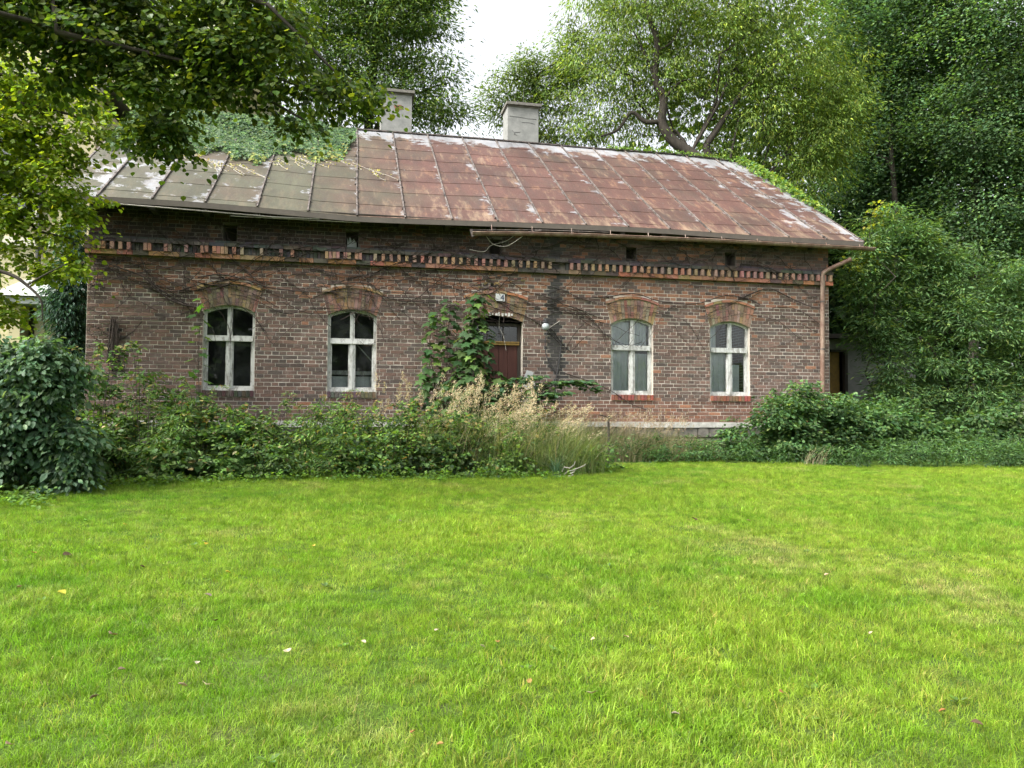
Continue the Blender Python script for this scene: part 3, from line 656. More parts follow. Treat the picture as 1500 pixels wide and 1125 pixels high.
k = MB(); k.prism([(8.16, 1.6), (8.28, 1.6), (8.26, 1.95), (8.15, 1.97)], -.013, .0); hp(k.build('paint_patch', M['whitewash']))
# --- roof
EY, EZ, RY, RZt = -.40, 5.424, 4.817, 8.922
def sag(x): return float(np.interp(x, [-.6, .5, 1.9, 3.6, 4.8, 6, 7.6, 9.4, 11, 13, 16], [0, .02, .02, -.035, -.08, -.06, -.02, .015, .03, .0, 0]))
def rsag(x): return float(np.interp(x, [-.6, 4, 8, 11, 13.2, 14.6, 15.71], [0, .0, .02, .0, .02, -.01, -.06]))
def rp(x, s, lift=0.):
    n = (-(RZt-EZ), (RY-EY)); ln = math.hypot(*n)
    y = EY+(RY-EY)*s; z = EZ+(RZt-EZ)*s+sag(x)*(1-s)+rsag(x)*s
    return (x, y+n[0]/ln*lift, z+n[1]/ln*lift)
X0, X1 = -.5, 15.71
dk = MB(); xx = np.linspace(X0+.02, X1-.02, 30)
V = [rp(x, .005, -.02) for x in xx]+[rp(x, 1, -.02) for x in xx]+[(x, HD+.35, 5.5) for x in xx]
n = len(xx); dk.add(V, [(i, i+1, n+i+1, n+i) for i in range(n-1)]+[(n+i, n+i+1, 2*n+i+1, 2*n+i) for i in range(n-1)])
roof = hp(dk.build('roof', M['fascia']))
seams = [4.794+k_*.91 for k_ in range(-5, 12)]; cols = [X0]+seams+[X1]
for ci in range(len(cols)-1):
    a, b = cols[ci]+.006, cols[ci+1]-.006
    s = 0.; first = R.choice([.05, .075, .10, .12]) if ci > 0 else .1
    cuts = [0.]; q = first
    while q < .97: cuts.append(q); q += .1285+R.uniform(-.004, .004)
    if 1-cuts[-1] < .05: cuts.pop()
    cuts.append(1.)
    tilt = R.uniform(-.01, .01)
    for j in range(len(cuts)-1):
        s0, s1 = cuts[j], cuts[j+1]; sh = MB(); tone = min(1, max(0, R.gauss(.5, .28)))
        q0 = max(0, s0-(.012 if s0 > 0 else 0)); bulge = R.uniform(-.0008, .0016)
        us = (0, .5, 1); V = []; C = []
        for (ss, lf) in ((q0, .011), ((s0+s1)/2, .007+bulge), (s1, .0035)):
            for u_ in us:
                x = a+(b-a)*u_; V.append(rp(x, min(1, max(0, ss+tilt*(u_-.5)*(0 < ss < 1))), lf+(bulge if u_ == .5 else 0))); C.append((tone, u_, ss))
        nV = len(V); V += [rp(a+(b-a)*u_, min(1, max(0, q0+tilt*(u_-.5)*(0 < q0))), .0) for u_ in us]; C += [(tone, .5, q0)]*3
        sh.add(V, [(0, 1, 4, 3), (1, 2, 5, 4), (3, 4, 7, 6), (4, 5, 8, 7), (nV, nV+1, 1, 0), (nV+1, nV+2, 2, 1)], np.array(C))
        sh.build('roof_sheet', M['roof']).parent = roof
for x in seams:
    sm = MB(); w_ = R.uniform(-.01, .01)
    P = [rp(x+w_*math.sin(s*7), s, .018) for s in np.linspace(0, 1, 9)]
    for p0, p1 in zip(P[:-1], P[1:]): sm.beam(p0, p1, .026, .048, up=(0, -.55, .83))
    for s in np.linspace(.02, .97, 15):
        if x < 5.8 or R.random() < .12:
            p = rp(x+R.uniform(-.03, .03), s+R.uniform(-.01, .01), .035); sm.box(p[0]-.02, p[0]+.02, p[1]-.015, p[1]+.015, p[2]-.02, p[2]+.01)
    sm.build('seam', M['seam']).parent = roof
k = MB()
for x0, x1 in zip(xx[:-1], xx[1:]): k.beam(rp(x0, 1, .02), rp(x1+.001, 1, .02), .10, .03)
k.build('ridge_cap', M['seam']).parent = roof
k = MB(); xs_ = np.linspace(X0, X1, 40)
for x0, x1 in zip(xs_[:-1], xs_[1:]):
    p, q = rp(x0, 0), rp(x1, 0)
    k.add([(p[0], EY-.012, p[2]-.095), (q[0], EY-.012, q[2]-.095), (q[0], EY-.012, q[2]+.004), (p[0], EY-.012, p[2]+.004),
           (p[0], EY+.02, p[2]-.095), (q[0], EY+.02, q[2]-.095)], [(0, 1, 2, 3), (4, 5, 1, 0)])
k.build('fascia', M['fascia']).parent = roof
for xe in (X0, X1):
    k = MB(); k.beam(rp(xe, -.002, -.02), rp(xe, 1, -.02), .035, .09, up=(0, -.55, .83)); k.build('verge_board', M['seam']).parent = roof
k = MB(); k.box(.02, HL-.02, -.37, .30, 5.40, 5.42)
for x in np.arange(.2, HL, .9): k.box(x, x+.10, -.36, .0, 5.27, 5.40)
hp(k.build('eaves_soffit', M['dark_wood']))
# --- chimneys
def chimney(x0, x1, zt, label, tilt=0):
    c_ = MB(); y0, y1 = 4.95, 5.62
    c_.box(x0, x1, y0, y1, 8.2, zt-.07); ch = hp(c_.build('chimney', M['render_grey'], label=label))
    c_ = MB(); c_.box(x0-.05, x1+.07, y0-.09, y1+.08, zt-.068, zt+.005); c_.box(x0-.015, x1+.03, y0-.03, y1+.03, zt-.10, zt-.071); c_.build('chimney_cap', M['chim_cap']).parent = ch
    return ch
ch = chimney(5.40, 6.21, 10.12, 'left chimney, tall grey rendered, brick showing through a chip')
k = MB(); k.prism([(5.74, 9.72), (5.92, 9.74), (6.0, 9.70), (5.95, 9.62), (5.86, 9.60), (5.76, 9.64)], 4.942, 4.949, (.30, .13, .08)); k.prism([(5.76, 9.70), (5.98, 9.715), (5.96, 9.69), (5.80, 9.68)], 4.938, 4.941, (.02, .02, .02)); k.build('exposed_brick', M['brick']).parent = ch
ch = chimney(8.80, 9.66, 10.07, 'right chimney, wider grey rendered with cracks')
k = MB()
for P in ([(8.85, 9.70), (9.1, 9.69), (9.35, 9.665), (9.6, 9.67)], [(9.15, 9.28), (9.0, 9.26), (8.98, 9.20), (9.06, 9.19)], [(9.2, 9.55), (9.4, 9.56), (9.55, 9.53)], [(9.0, 9.23), (8.92, 9.31)]): k.tube([(x, 4.948, z) for x, z in P], .006, 3)
k.build('crack', M['iron']).parent = ch
k = MB()
for x, h in ((9.05, .35), (9.3, .5)): k.tube([(x, 5.3, 10.07), (x+.02, 5.3, 10.07+h)], .006, 4)
k.build('wire_stub', M['iron']).parent = ch
# --- gutter (right two thirds) and downpipe
k = MB(); gx = np.linspace(7.0, 15.9, 24); an = np.linspace(PI, 2*PI, 7)
gzf = lambda x: float(np.interp(x, [7, 8, 9.2, 12, 15.9], [5.14, 5.19, 5.225, 5.265, 5.275]))
V = []; rg = .062
for x in gx:
    for s_ in (1, .93):
        for a_ in an: V.append((x, -.50+rg*s_*math.cos(a_), gzf(x)+rg*s_*math.sin(a_)))
q = 14; F = []
for i in range(len(gx)-1):
    for j in range(6): F += [(i*q+j, i*q+j+1, (i+1)*q+j+1, (i+1)*q+j), (i*q+7+j, (i+1)*q+7+j, (i+1)*q+8+j, i*q+8+j)]
    F += [(i*q, (i+1)*q, (i+1)*q+7, i*q+7), (i*q+6, i*q+13, (i+1)*q+13, (i+1)*q+6)]
F += [tuple(range(0, 7)), tuple(range((len(gx)-1)*q, (len(gx)-1)*q+7))]
k.add(V, F)
k.tube([(x, -.50-rg, gzf(x)) for x in gx], .009, 5)
gut = hp(k.build('gutter', M['gutter'], smooth=True, label='rusty brown half-round gutter along the right part of the eaves'))
for x in np.arange(7.4, 15.8, .82):
    k = MB(); k.tube([(x, -.40, 5.38), (x, -.44, gzf(x)+.03), (x, -.50-rg*1.05, gzf(x)+.012)], .008, 4); k.build('gutter_hook', M['gutter']).parent = gut
k = MB(); dp = [(15.47, -.30, 5.05), (15.40, -.27, 5.02), (15.0, -.15, 4.83), (14.90, -.12, 4.76), (14.89, -.12, 4.66), (14.87, -.12, 3.6), (14.86, -.12, 2.6), (14.86, -.12, .95)]
k.tube(dp, [.048, .048, .048, .05, .05, .05, .05, .05], 12); k.tube([(15.47, -.30, 5.05), (15.44, -.29, 5.037)], .054, 12, cap=True)
pipe = hp(k.build('downpipe', M['gutter'], smooth=True, label='rusty brown downpipe with a detached elbow, at the right corner'))
for z_ in (4.1, 3.05, 1.9):
    k = MB(); k.tube([(14.87, -.12, z_), (14.87, -.12, z_+.035)], .056, 12, cap=True); k.tube([(14.80, -.1, z_+.015), (14.78, .0, z_+.015)], .01, 5); k.build('pipe_clip', M['seam']).parent = pipe
k = MB(); k.tube([(.46, -.42, 5.33), (1.44, -.40, 5.31), (2.45, -.38, 5.285), (3.25, -.38, 5.26), (4.1, -.39, 5.27)], .012, 5); k.tube([(2.5, -.36, 5.24), (4.85, -.36, 5.245)], .008, 4)
hp(k.build('gutter_remnant', M['pale_twig'], label='thin pale strip left of the missing gutter'))
k = MB(); k.tube([(6.98, -.44, 5.20), (8.3, -.47, 5.27), (9.8, -.49, 5.30)], .009, 5); k.tube([(7.0, -.50, 5.08), (7.75, -.50, 5.15), (8.4, -.49, 5.26)], .008, 5); k.prism([(6.96, 5.20), (7.0, 5.205), (7.04, 5.07), (7.0, 5.06)], -.53, -.42)
hp(k.build('gutter_strut', M['seam']))
# ================================================================ CREEPERS ON THE HOUSE
def vine_walk(x, z, ang, n, step=.09, curl=.22, pull=0, zmax=5.3, zmin=1.7):
    P = []; y = -.03-R.uniform(0, .035)
    for i in range(n):
        P.append((x, y, z)); ang += R.gauss(0, curl)+pull; x += step*math.cos(ang); z += step*math.sin(ang)*.8
        if z > zmax or z < zmin: ang = -ang; z = min(max(z, zmin), zmax)
        if x < .05 or x > 14.8: ang = PI-ang; x = min(max(x, .05), 14.8)
        y = -.028-.02*abs(math.sin(i*.7+x))-(.085 if 4.47 < z < 4.85 else 0)
    return P
k = MB()
for i in range(85): k.tube(vine_walk(R.uniform(-.0, 8.6), R.uniform(3.7, 4.45), R.choice([0, PI])+R.gauss(0, .35), R.randint(16, 44), curl=.13, zmin=2.9), R.uniform(.004, .0085), 3)
for i in range(30): k.tube(vine_walk(R.uniform(8.0, 14.6), R.uniform(3.6, 4.4), R.choice([0, PI])+R.gauss(0, .35), R.randint(14, 32), curl=.13, zmin=3.0), .0055, 3)
for i in range(70): k.tube(vine_walk(R.uniform(0, 15), R.uniform(4.8, 5.3), R.uniform(0, 6.28), R.randint(10, 26), curl=.3, zmin=4.45), .006, 3)
for i in range(40): k.tube(vine_walk(R.uniform(0, 8), 4.45, -PI/2+R.gauss(0, .4), R.randint(8, 22), curl=.15, zmin=2.8), .006, 3)
o = k.build('dead_vine_twigs', M['twig'], kind='stuff', label='tangle of thin bare creeper twigs over the upper brick wall', cat='creeper')
def vine(P, r0, r1, lab, mt='twig'):
    k = MB(); Q = catmull(P, 6); k.tube(Q, np.linspace(r0, r1, len(Q)), 6)
    k.build('dead_vine_stem', M[mt], label=lab, cat='creeper', group='bare creeper stems on the wall')
vine([(.05, -.05, 4.42), (.5, -.05, 4.26), (.95, -.05, 4.10), (1.15, -.05, 3.9), (1.4, -.05, 3.70), (1.65, -.06, 3.60), (1.9, -.06, 3.55), (2.02, -.05, 3.42)], .012, .018, 'bare creeper stem sweeping down from the left corner to the first window')
vine([(.9, -.05, 4.45), (1.1, -.05, 4.0), (1.5, -.05, 3.72), (1.8, -.05, 3.58)], .010, .016, 'bare creeper stem dropping from the cornice beside the first window')
vine([(1.9, -.06, 4.12), (2.3, -.07, 4.19), (2.8, -.07, 4.10), (3.2, -.05, 3.98), (3.9, -.05, 3.93), (4.6, -.07, 3.95), (5.4, -.05, 3.88), (6.3, -.05, 3.9)], .013, .008, 'bare creeper stem running level over the two left window arches')
vine([(4.25, -.07, 4.08), (4.9, -.08, 4.14), (5.3, -.06, 4.0), (5.8, -.05, 3.97)], .012, .007, 'bare creeper stem looped on the second window arch')
vine([(9.2, -.05, 4.0), (9.9, -.05, 4.05), (10.5, -.07, 4.14), (11.1, -.06, 4.0), (11.9, -.05, 3.98), (12.6, -.07, 4.18), (13.1, -.06, 4.12), (13.4, -.05, 4.02)], .010, .010, 'bare creeper stem running level over the two right window arches')
vine([(13.0, -.05, 4.15), (13.4, -.05, 4.32), (13.7, -.05, 4.36), (14.1, -.05, 4.2), (14.5, -.05, 4.05), (14.8, -.05, 3.98)], .014, .008, 'pale bare creeper stem arching between right window and downpipe')
vine([(13.7, -.05, 3.95), (14.1, -.05, 3.97), (14.5, -.05, 3.85), (14.85, -.05, 3.62)], .009, .006, 'bare creeper stem low beside the downpipe')
vine([(9.0, -.04, 2.45), (9.5, -.04, 2.3), (10.0, -.04, 2.1), (10.4, -.05, 1.85), (10.8, -.05, 1.7)], .010, .006, 'bare creeper stem slanting down under the third window')
vine([(7.0, -.15, 4.88), (7.3, -.10, 4.86), (7.45, -.08, 5.0), (7.75, -.08, 5.1), (7.9, -.2, 5.2)], .008, .006, 'pale bare twig crossing the attic vent over the door', 'pale_twig')
vine([(7.28, -.45, 5.1), (7.45, -.3, 4.98), (7.7, -.28, 4.95), (7.9, -.35, 5.05), (8.1, -.5, 5.2)], .007, .006, 'bare twig sagging from the gutter end', 'pale_twig')
vine([(7.65, -.05, 3.62), (7.66, .1, 3.4), (7.74, .08, 3.2), (7.76, .05, 3.1), (7.8, .06, 2.9)], .007, .004, 'thin bare twig hanging in front of the door light', 'pale_twig')
# charred remnant of a creeper stump, left
k = MB()
for j in range(16):
    x = .50+R.gauss(0, .035); k.tube([(x, -.035, 3.30-R.uniform(0, .3)), (x+R.gauss(0, .03), -.05, 3.0), (x+R.gauss(0, .05), -.04, 2.7-R.uniform(0, .2)), (x+R.gauss(0, .07), -.03, 2.35)], R.uniform(.008, .018), 5)
k.build('creeper_stump', M['twig'], label='dark bundle of dead creeper stems near the left wall corner', cat='creeper')
# leafy creeper on the roof
IVY = [(.045, .095, .04), (.065, .125, .045), (.10, .175, .05), (.17, .24, .06)]
lb = LB(); n = 20000; X_ = rng.uniform(-.45, 4.75, n*5); Sx = rng.uniform(.38, 1.02, n*5)
lim = .52+.05*np.sin(X_*1.7+1)+.05*np.sin(X_*4.3)+.03*np.sin(X_*11)+np.where(X_ > 4.4, (X_-4.4)*.6, 0)-np.where(X_ < 1.3, 0.02, 0)
lumpy = .05+.05*(np.sin(X_*2.3)+np.sin(Sx*17+X_))**2*.5+.14*smoothstep(Sx, .75, 1.0)*smoothstep(X_, 4.6, 3.2)
k_ = (Sx > lim+rng.exponential(.012, len(X_))*0) & (rng.random(len(X_)) < np.clip((Sx-lim)*9+.25, 0, 1))
X_, Sx, lumpy = X_[k_][:n], Sx[k_][:n], lumpy[k_][:n]; n = len(X_)
P = np.array([rp(x, min(s, 1.0), l*u) for x, s, l, u in zip(X_, Sx, lumpy, rng.random(n)**.5)]); P[:, 2] += np.maximum(0, Sx-1)*0
D = np.stack([rng.normal(0, .55, n), -np.ones(n)*.8, -np.ones(n)*.75+rng.normal(0, .2, n)], 1); Nn = np.stack([rng.normal(0, .3, n), -1.0+rng.normal(0, .3, n), np.ones(n)], 1)
wy = np.clip(.9-(Sx-.45)*4.5+(X_-3.6)*.4, 0.03, .8); ci = colours(n, IVY[:3]); cy = colours(n, [(.20, .25, .06), (.27, .28, .08)]); tk = (rng.random(n) < wy)[:, None]
lb.leaves(P, D, Nn, rng.uniform(.06, .115, n), 'oval', np.where(tk, cy, ci))
ivy = thing('roof_creeper', 'thick green leafy creeper draped over the left ridge of the rusty roof', 'creeper', (2.2, 3.5, 8))
def child(o, root): o.parent = root; o.matrix_parent_inverse = Matrix.Translation(-Vector(root.location)); return o
child(lb.build('foliage', M['leaf']), ivy)
k = MB(); lb = LB()
for j in range(46):
    x = R.uniform(.0, 5.2); s = .50+.1*math.sin(x*1.7+1); P = []; a_ = R.uniform(-.3, 1.3)
    for q in range(R.randint(5, 12)): P.append(rp(x, max(.12, s), .012)); x += .07*math.sin(a_+q*.1); s -= .0095+.004*R.random()
    k.tube(P, .006, 4); P = np.array(P); m_ = len(P)*2; Q = np.repeat(P, 2, 0)+rng.normal(0, .02, (m_, 3))
    lb.leaves(Q, rng.normal(size=(m_, 3))*.5+np.array([.2, -.8, -.6]), np.tile((0, -.5, 1.), (m_, 1))+rng.normal(size=(m_, 3))*.2, rng.uniform(.035, .07, m_), 'oval', colours(m_, [(.30, .27, .12), (.24, .24, .08), (.34, .30, .20)]))
child(k.build('tendrils', M['pale_twig'], kind='stuff'), ivy); child(lb.build('edge_leaves', M['leaf'], kind='stuff'), ivy)
# creeper up the right verge
lb = LB(); n = 4600; s_ = rng.beta(1.6, 1.1, n)*.72+.3; dx = rng.normal(0, .13, n)*(.6+s_)+.14
P = np.array([rp(X1+.02+min(d, .6)-.10*max(0, s-.8)*3, min(s, 1), .04+.12*r) for s, d, r in zip(s_, dx, rng.random(n))]); P[:, 2] -= np.maximum(0, dx)*.5
lb.leaves(P, rng.normal(size=(n, 3))*.5+np.array([.1, -.6, -.5]), rng.normal(size=(n, 3))*.35+np.array([0, -.4, 1]), rng.uniform(.06, .12, n), 'oval', colours(n, [(.13, .23, .05), (.08, .16, .05), (.20, .27, .05)]))
n = 900; P = np.array([rp(x, 1, .03+.1*r) for x, r in zip(rng.uniform(11.6, 15.7, n), rng.random(n))]); P[:, 1] += rng.normal(.06, .07, n)
lb.leaves(P, rng.normal(size=(n, 3))*.5+np.array([0, -.5, -.2]), rng.normal(size=(n, 3))*.35+np.array([0, -.3, 1]), rng.uniform(.05, .10, n), 'oval', colours(n, [(.16, .25, .05), (.10, .18, .05)]))
rv = thing('verge_creeper', 'bright green creeper climbing the right slanting edge of the roof', 'creeper', (15.8, 2.5, 7)); child(lb.build('foliage', M['leaf']), rv)

# ================================================================ OTHER BUILDINGS
v = thing('yellow_villa', 'pale yellow rendered villa behind the trees left of the brick house', 'house', (-6, 8, .86))
k = MB(); k.box(-13, -1.45, 5, 13, .4, 9.35); k.box(-9, 1.6, 13.02, 20, .4, 15.2); child(k.build('wall', M['yellow_wall']), v)
for bx_ in ((-13.2, -1.3, 4.72, 5, 9.36, 9.52), (-13.3, -1.2, 4.55, 5, 9.53, 9.68), (-9.2, 1.9, 12.6, 13, 14.9, 15.3), (-13, -1.44, 4.9, 5, 5.55, 5.75)):
    k = MB(); k.box(*bx_); child(k.build('cornice', M['pale_trim']), v)
k = MB(); k.add([(-13.3, 4.5, 9.69), (-1.15, 4.5, 9.69), (-3, 9, 11.2), (-11, 9, 11.2), (-13.3, 13.01, 9.69), (-1.15, 13.01, 9.69)], [(0, 1, 2, 3), (1, 5, 2), (5, 4, 3, 2), (4, 0, 3)]); child(k.build('roof', M['zinc']), v)
for (x, z) in ((-3.2, 6.3), (-5.4, 6.3), (-7.6, 6.3), (-5.4, 2.3), (-7.6, 2.3)):
    k = MB(); 
    for b_ in ((x-.62, x-.5, z-.1, z+1.9), (x+.5, x+.62, z-.1, z+1.9), (x-.7, x+.7, z+1.9, z+2.1), (x-.7, x+.7, z-.22, z-.1), (x-.03, x+.03, z-.1, z+1.9), (x-.5, x+.5, z+1.1, z+1.17)): k.box(b_[0], b_[1], 4.9, 5.0, b_[2], b_[3])
    wn = child(k.build('window', M['pale_trim']), v)
    k = MB(); k.box(x-.5, x+.5, 4.96, 4.98, z-.1, z+1.9); o = k.build('pane', M['glass']); o.parent = wn
    k = MB(); k.box(x-.5, x+.5, 4.985, 4.995, z-.1, z+1.9); o = k.build('blind', M['interior']); o.parent = wn
k = MB(); k.box(-2.56, -1.55, 4.70, 4.99, .8, 4.05); k.box(-2.95, -2.72, 4.3, 4.99, .8, 4.05)
for q in range(13):
    a0, a1 = PI*q/13, PI*(q+1)/13; c0, z0 = -1.50, 2.55; r0, r1 = .62, .74
    k.prism([(c0-r0*math.cos(a0), z0+r0*1.35*math.sin(a0)), (c0-r0*math.cos(a1), z0+r0*1.35*math.sin(a1)), (c0-r1*math.cos(a1), z0+r1*1.35*math.sin(a1)), (c0-r1*math.cos(a0), z0+r1*1.35*math.sin(a0))], 4.64, 4.69)
    b0, b1 = 2*a0, 2*a1; cx_, cz_, r0, r1 = -2.22, 3.66, .12, .15
    k.prism([(cx_+r0*math.cos(b0), cz_+r0*math.sin(b0)), (cx_+r1*math.cos(b0), cz_+r1*math.sin(b0)), (cx_+r1*math.cos(b1), cz_+r1*math.sin(b1)), (cx_+r0*math.cos(b1), cz_+r0*math.sin(b1))], 4.66, 4.69)
k.box(-2.40, -2.33, 4.66, 4.69, .9, 3.9)
pr = child(k.build('porch', M['yellow_wall'], label='yellow porch with an arched doorway and round moulding'), v)
k = MB(); k.box(-2.72, -2.56, 4.8, 4.98, .8, 4.05); k.build('porch_recess', M['dark_wood']).parent = pr
k = MB(); k.box(-3.15, -1.45, 4.10, 5, 4.06, 4.22); k.add([(-3.25, 4.0, 4.23), (-1.4, 4.0, 4.23), (-1.4, 5, 4.75), (-2.9, 5, 4.75), (-3.25, 5, 4.23)], [(0, 1, 2, 3), (0, 3, 4)]); k.build('porch_roof', M['zinc']).parent = pr
k = MB(); k.tube([(-2.6, 4.9, 4.8), (-2.6, 4.9, 9.4)], .06, 8); child(k.build('downpipe', M['iron']), v)
s_ = thing('outbuilding', 'low grey rendered outbuilding with an ochre door behind the right corner', 'shed', (18.2, 4, .86))
k = MB(); k.box(16.2, 17.52, 3.5, 3.7, .6, 3.7); k.box(18.05, 20.2, 3.5, 3.7, .6, 3.7); k.box(17.52, 18.05, 3.5, 3.7, 3.42, 3.7); k.box(16.2, 20.2, 6.4, 6.6, .6, 3.7); k.box(20.0, 20.2, 3.7, 6.4, .6, 3.7); k.box(16.2, 16.4, 3.7, 6.4, .6, 3.7); child(k.build('wall', M['render_grey']), s_)
k = MB(); k.box(15.95, 20.5, 3.2, 6.8, 3.705, 3.82); child(k.build('roof', M['dark_wood']), s_)
k = MB(); k.box(17.54, 17.86, 3.58, 3.62, .8, 3.40); d_ = child(k.build('door', M['ochre']), s_); k = MB(); k.box(17.96, 18.045, 3.46, 3.60, .8, 3.41); k.box(17.54, 17.96, 3.46, 3.56, 3.36, 3.41); k.build('door_frame', M['dark_wood']).parent = d_
lw = thing('garden_wall', 'low whitewashed wall with dark coping at the right edge', 'wall', (25, 3.6, .86))
k = MB(); k.box(22.8, 29, 3.5, 3.75, .5, 2.16); child(k.build('wall_face', M['whitewash']), lw); k = MB(); k.box(22.7, 29.1, 3.4, 3.85, 2.165, 2.27); child(k.build('coping', M['dark_wood']), lw)
fe = thing('picket_fence', 'short dark slatted fence half hidden under the elder shrub', 'fence', (17.9, 1.0, .82))
for j in range(9):
    k = MB(); x = 17.15+j*.19; k.box(x, x+.085, .98, 1.005, .75, 1.86+R.uniform(-.06, .06)); child(k.build('slat', M['dark_wood']), fe)
for z_ in (1.1, 1.6): k = MB(); k.box(17.1, 18.9, 1.007, 1.05, z_, z_+.07); child(k.build('rail', M['dark_wood']), fe)
k = MB(); k.beam((9.46, -1.5, .6), (9.44, -1.52, 1.58), .035, .035, up=(0, 1, 0)); k.beam((9.25, -1.55, 1.60), (9.50, -1.5, 1.54), .02, .02)
k.build('wooden_stake', M['bark'], label='weathered wooden stake standing in the tall dry grass', cat='stake')

# ================================================================ TREES AND SHRUBS
def tree(name, label, cat, blobs, trunk, pal, clumps, per, size, shape, wts=None, rc=.5, flat=.45, droop=.35, branches=10, extra=None, group=None, lm='leaf', trunk_r=.3, bthick=.32, **kw):
    base = trunk[0]; t = thing(name, label, cat, base, group)
    lb = LB(); C = foliage(lb, blobs, clumps, per, size, shape, pal, wts, rc, flat, droop, **kw)
    child(lb.build('crown', M[lm]), t)
    tk = catmull(trunk, 5); k = MB(); k.tube(tk, np.linspace(trunk_r, trunk_r*.3, len(tk)), 9); child(k.build('trunk', M['bark'], smooth=True), t)
    k = MB()
    B = np.array(blobs); hi = tk[len(tk)//3:]
    for i in range(branches):
        b_ = B[rng.integers(len(B))]; d = hi[np.argmin(np.linalg.norm(hi-b_[:3]-np.array([0, 0, -b_[3]]), axis=1))]
        P = wob(d, b_[:3]+rng.normal(size=3)*b_[3]*.3, 7, .07, -.06); k.tube(P, np.linspace(trunk_r*bthick, trunk_r*.06, 7), 6)
        for q in range(3):
            j = rng.integers(2, 6); c = C[rng.integers(len(C))]
            near = C[np.argsort(np.linalg.norm(C-P[j], axis=1))[rng.integers(3, 25)]]
            k.tube(wob(P[j], near, 5, .1, 0), np.linspace(trunk_r*.12, .008, 5), 4)
    for P, r0, r1 in (extra or []):
        Q = catmull(P, 5); k.tube(Q, np.linspace(r0, r1, len(Q)), 8)
    child(k.build('branches', M['bark'], smooth=True, kind='stuff'), t); return t
DG = [(.030, .065, .022), (.045, .09, .028), (.06, .11, .03)]
G0 = float(gz(0, 20))
T2 += [(.75, -2.3, 6.1, .26), (.6, -2.3, 6.5, .22), (.55, -2.2, 3.9, .22)]
tree('linden_tree', 'dark overhanging linden boughs reaching in at top left', 'tree', T1, [(-3.2, -6.4, .4), (-3.0, -6.3, 3), (-2.4, -6.1, 5.5), (-1.6, -6.0, 8)],
     [(.036, .07, .016), (.055, .10, .02), (.085, .14, .024), (.14, .19, .028)], 620, 44, .064, 'round', [.2, .3, .3, .2], .26, .5, .75, 4, extra=[(OB1, .022, .005), (OB2, .022, .005), (OB3, .018, .005), ([(-2.4, -6.1, 5.5), (-1.2, -5.6, 6.8), OB1[0]], .07, .03), ([(-2.2, -6.05, 6.0), (-.8, -5.6, 7.4), OB2[0]], .07, .03)], shell=(.2, 1.08), trunk_r=.22, lm='leaf_thin')
tree('hornbeam_tree', 'light yellow-green tree filling the left edge before the villa', 'tree', T2, [(-2.6, -1.6, .6), (-2.4, -1.7, 2.5), (-1.9, -1.8, 4.5), (-1.4, -1.9, 6.5)],
     [(.14, .22, .024), (.19, .27, .03), (.25, .32, .035), (.08, .13, .024)], 560, 32, .068, 'round', [.4, .3, .2, .1], .26, .45, .55, 7, extra=[(TLB, .035, .008), (TLC, .015, .005), ([(-2.2, -1.75, 3.6), (-1.6, -2.0, 3.9), TLB[0]], .05, .035)], shell=(.2, 1.05), trunk_r=.18, lm='leaf_thin')
tree('ash_tree', 'tall airy green tree rising behind the left chimney', 'tree', T3, [(5.4, 13, G0), (5.5, 12.9, 6), (5.2, 12.6, 11), (5.6, 12, 16)],
     [(.08, .15, .045), (.115, .19, .055), (.16, .24, .06), (.22, .29, .05)], 1300, 44, .165, 'lance', [.35, .35, .2, .1], .62, .5, .5, 16, shell=(.1, 1.12), trunk_r=.32)
T3b += [(-1.2, 11.6, 12.2, 1.3), (.5, 11.6, 11.0, 1.1), (-2.8, 11.2, 10.8, 1.3), (.2, 11.6, 13.6, 1.1), (-1.5, 11.5, 10.4, 1.0)]
tree('maple_tree', 'green tree glimpsed behind the creeper-covered left ridge', 'tree', T3b, [(-1.5, 17, G0), (-1.6, 16.8, 7), (-1.5, 16.4, 12), (-1.4, 16.3, 16)],
     [(.07, .13, .04), (.10, .17, .05), (.14, .21, .055)], 900, 34, .19, 'rhomb', None, .7, .5, .4, 10, shell=(.1, 1.1), trunk_r=.3)
tree('birch_tree', 'small sparse tree showing against the sky behind the right chimney', 'tree', T4, [(12.6, 15.5, G0), (12.5, 15.3, 6), (12.2, 15, 11), (11.8, 14.6, 15)],
     [(.075, .13, .035), (.11, .17, .04), (.15, .21, .05)], 420, 40, .15, 'lance', None, .5, .5, .5, 14, shell=(.0, 1.15), trunk_r=.18)
tree('robinia_tree', 'broad yellow-green feathery tree with a dark twisted trunk behind the roof', 'tree', T5, [(19.8, 11.2, G0), (19.9, 11.1, 4), T5A[0], T5A[1], T5A[2]],
     [(.105, .175, .04), (.145, .22, .046), (.20, .28, .05), (.27, .33, .05)], 2000, 52, .15, 'lance', [.34, .33, .21, .12], .62, .5, 1.0, 9, bthick=.16, extra=[(T5A, .26, .07), (T5B, .10, .04), (T5C, .17, .04), (T5D, .06, .02), (T5E, .07, .02), (T5F, .05, .02)], shell=(.35, 1.06), trunk_r=.36, upn=1.2)
tree('sycamore_tree', 'dark green broad maple behind the right end of the roof', 'tree', T6A, [(28.6, 15, G0), (28.5, 14.6, 6), (28.2, 14.2, 10), (27.8, 14, 14)],
     [(.056, .115, .054), (.078, .15, .064), (.11, .19, .076)], 900, 115, .16, 'rhomb', None, 1.0, .95, .35, 4, shell=(.6, 1.05), trunk_r=.26, clumpvar=.38)
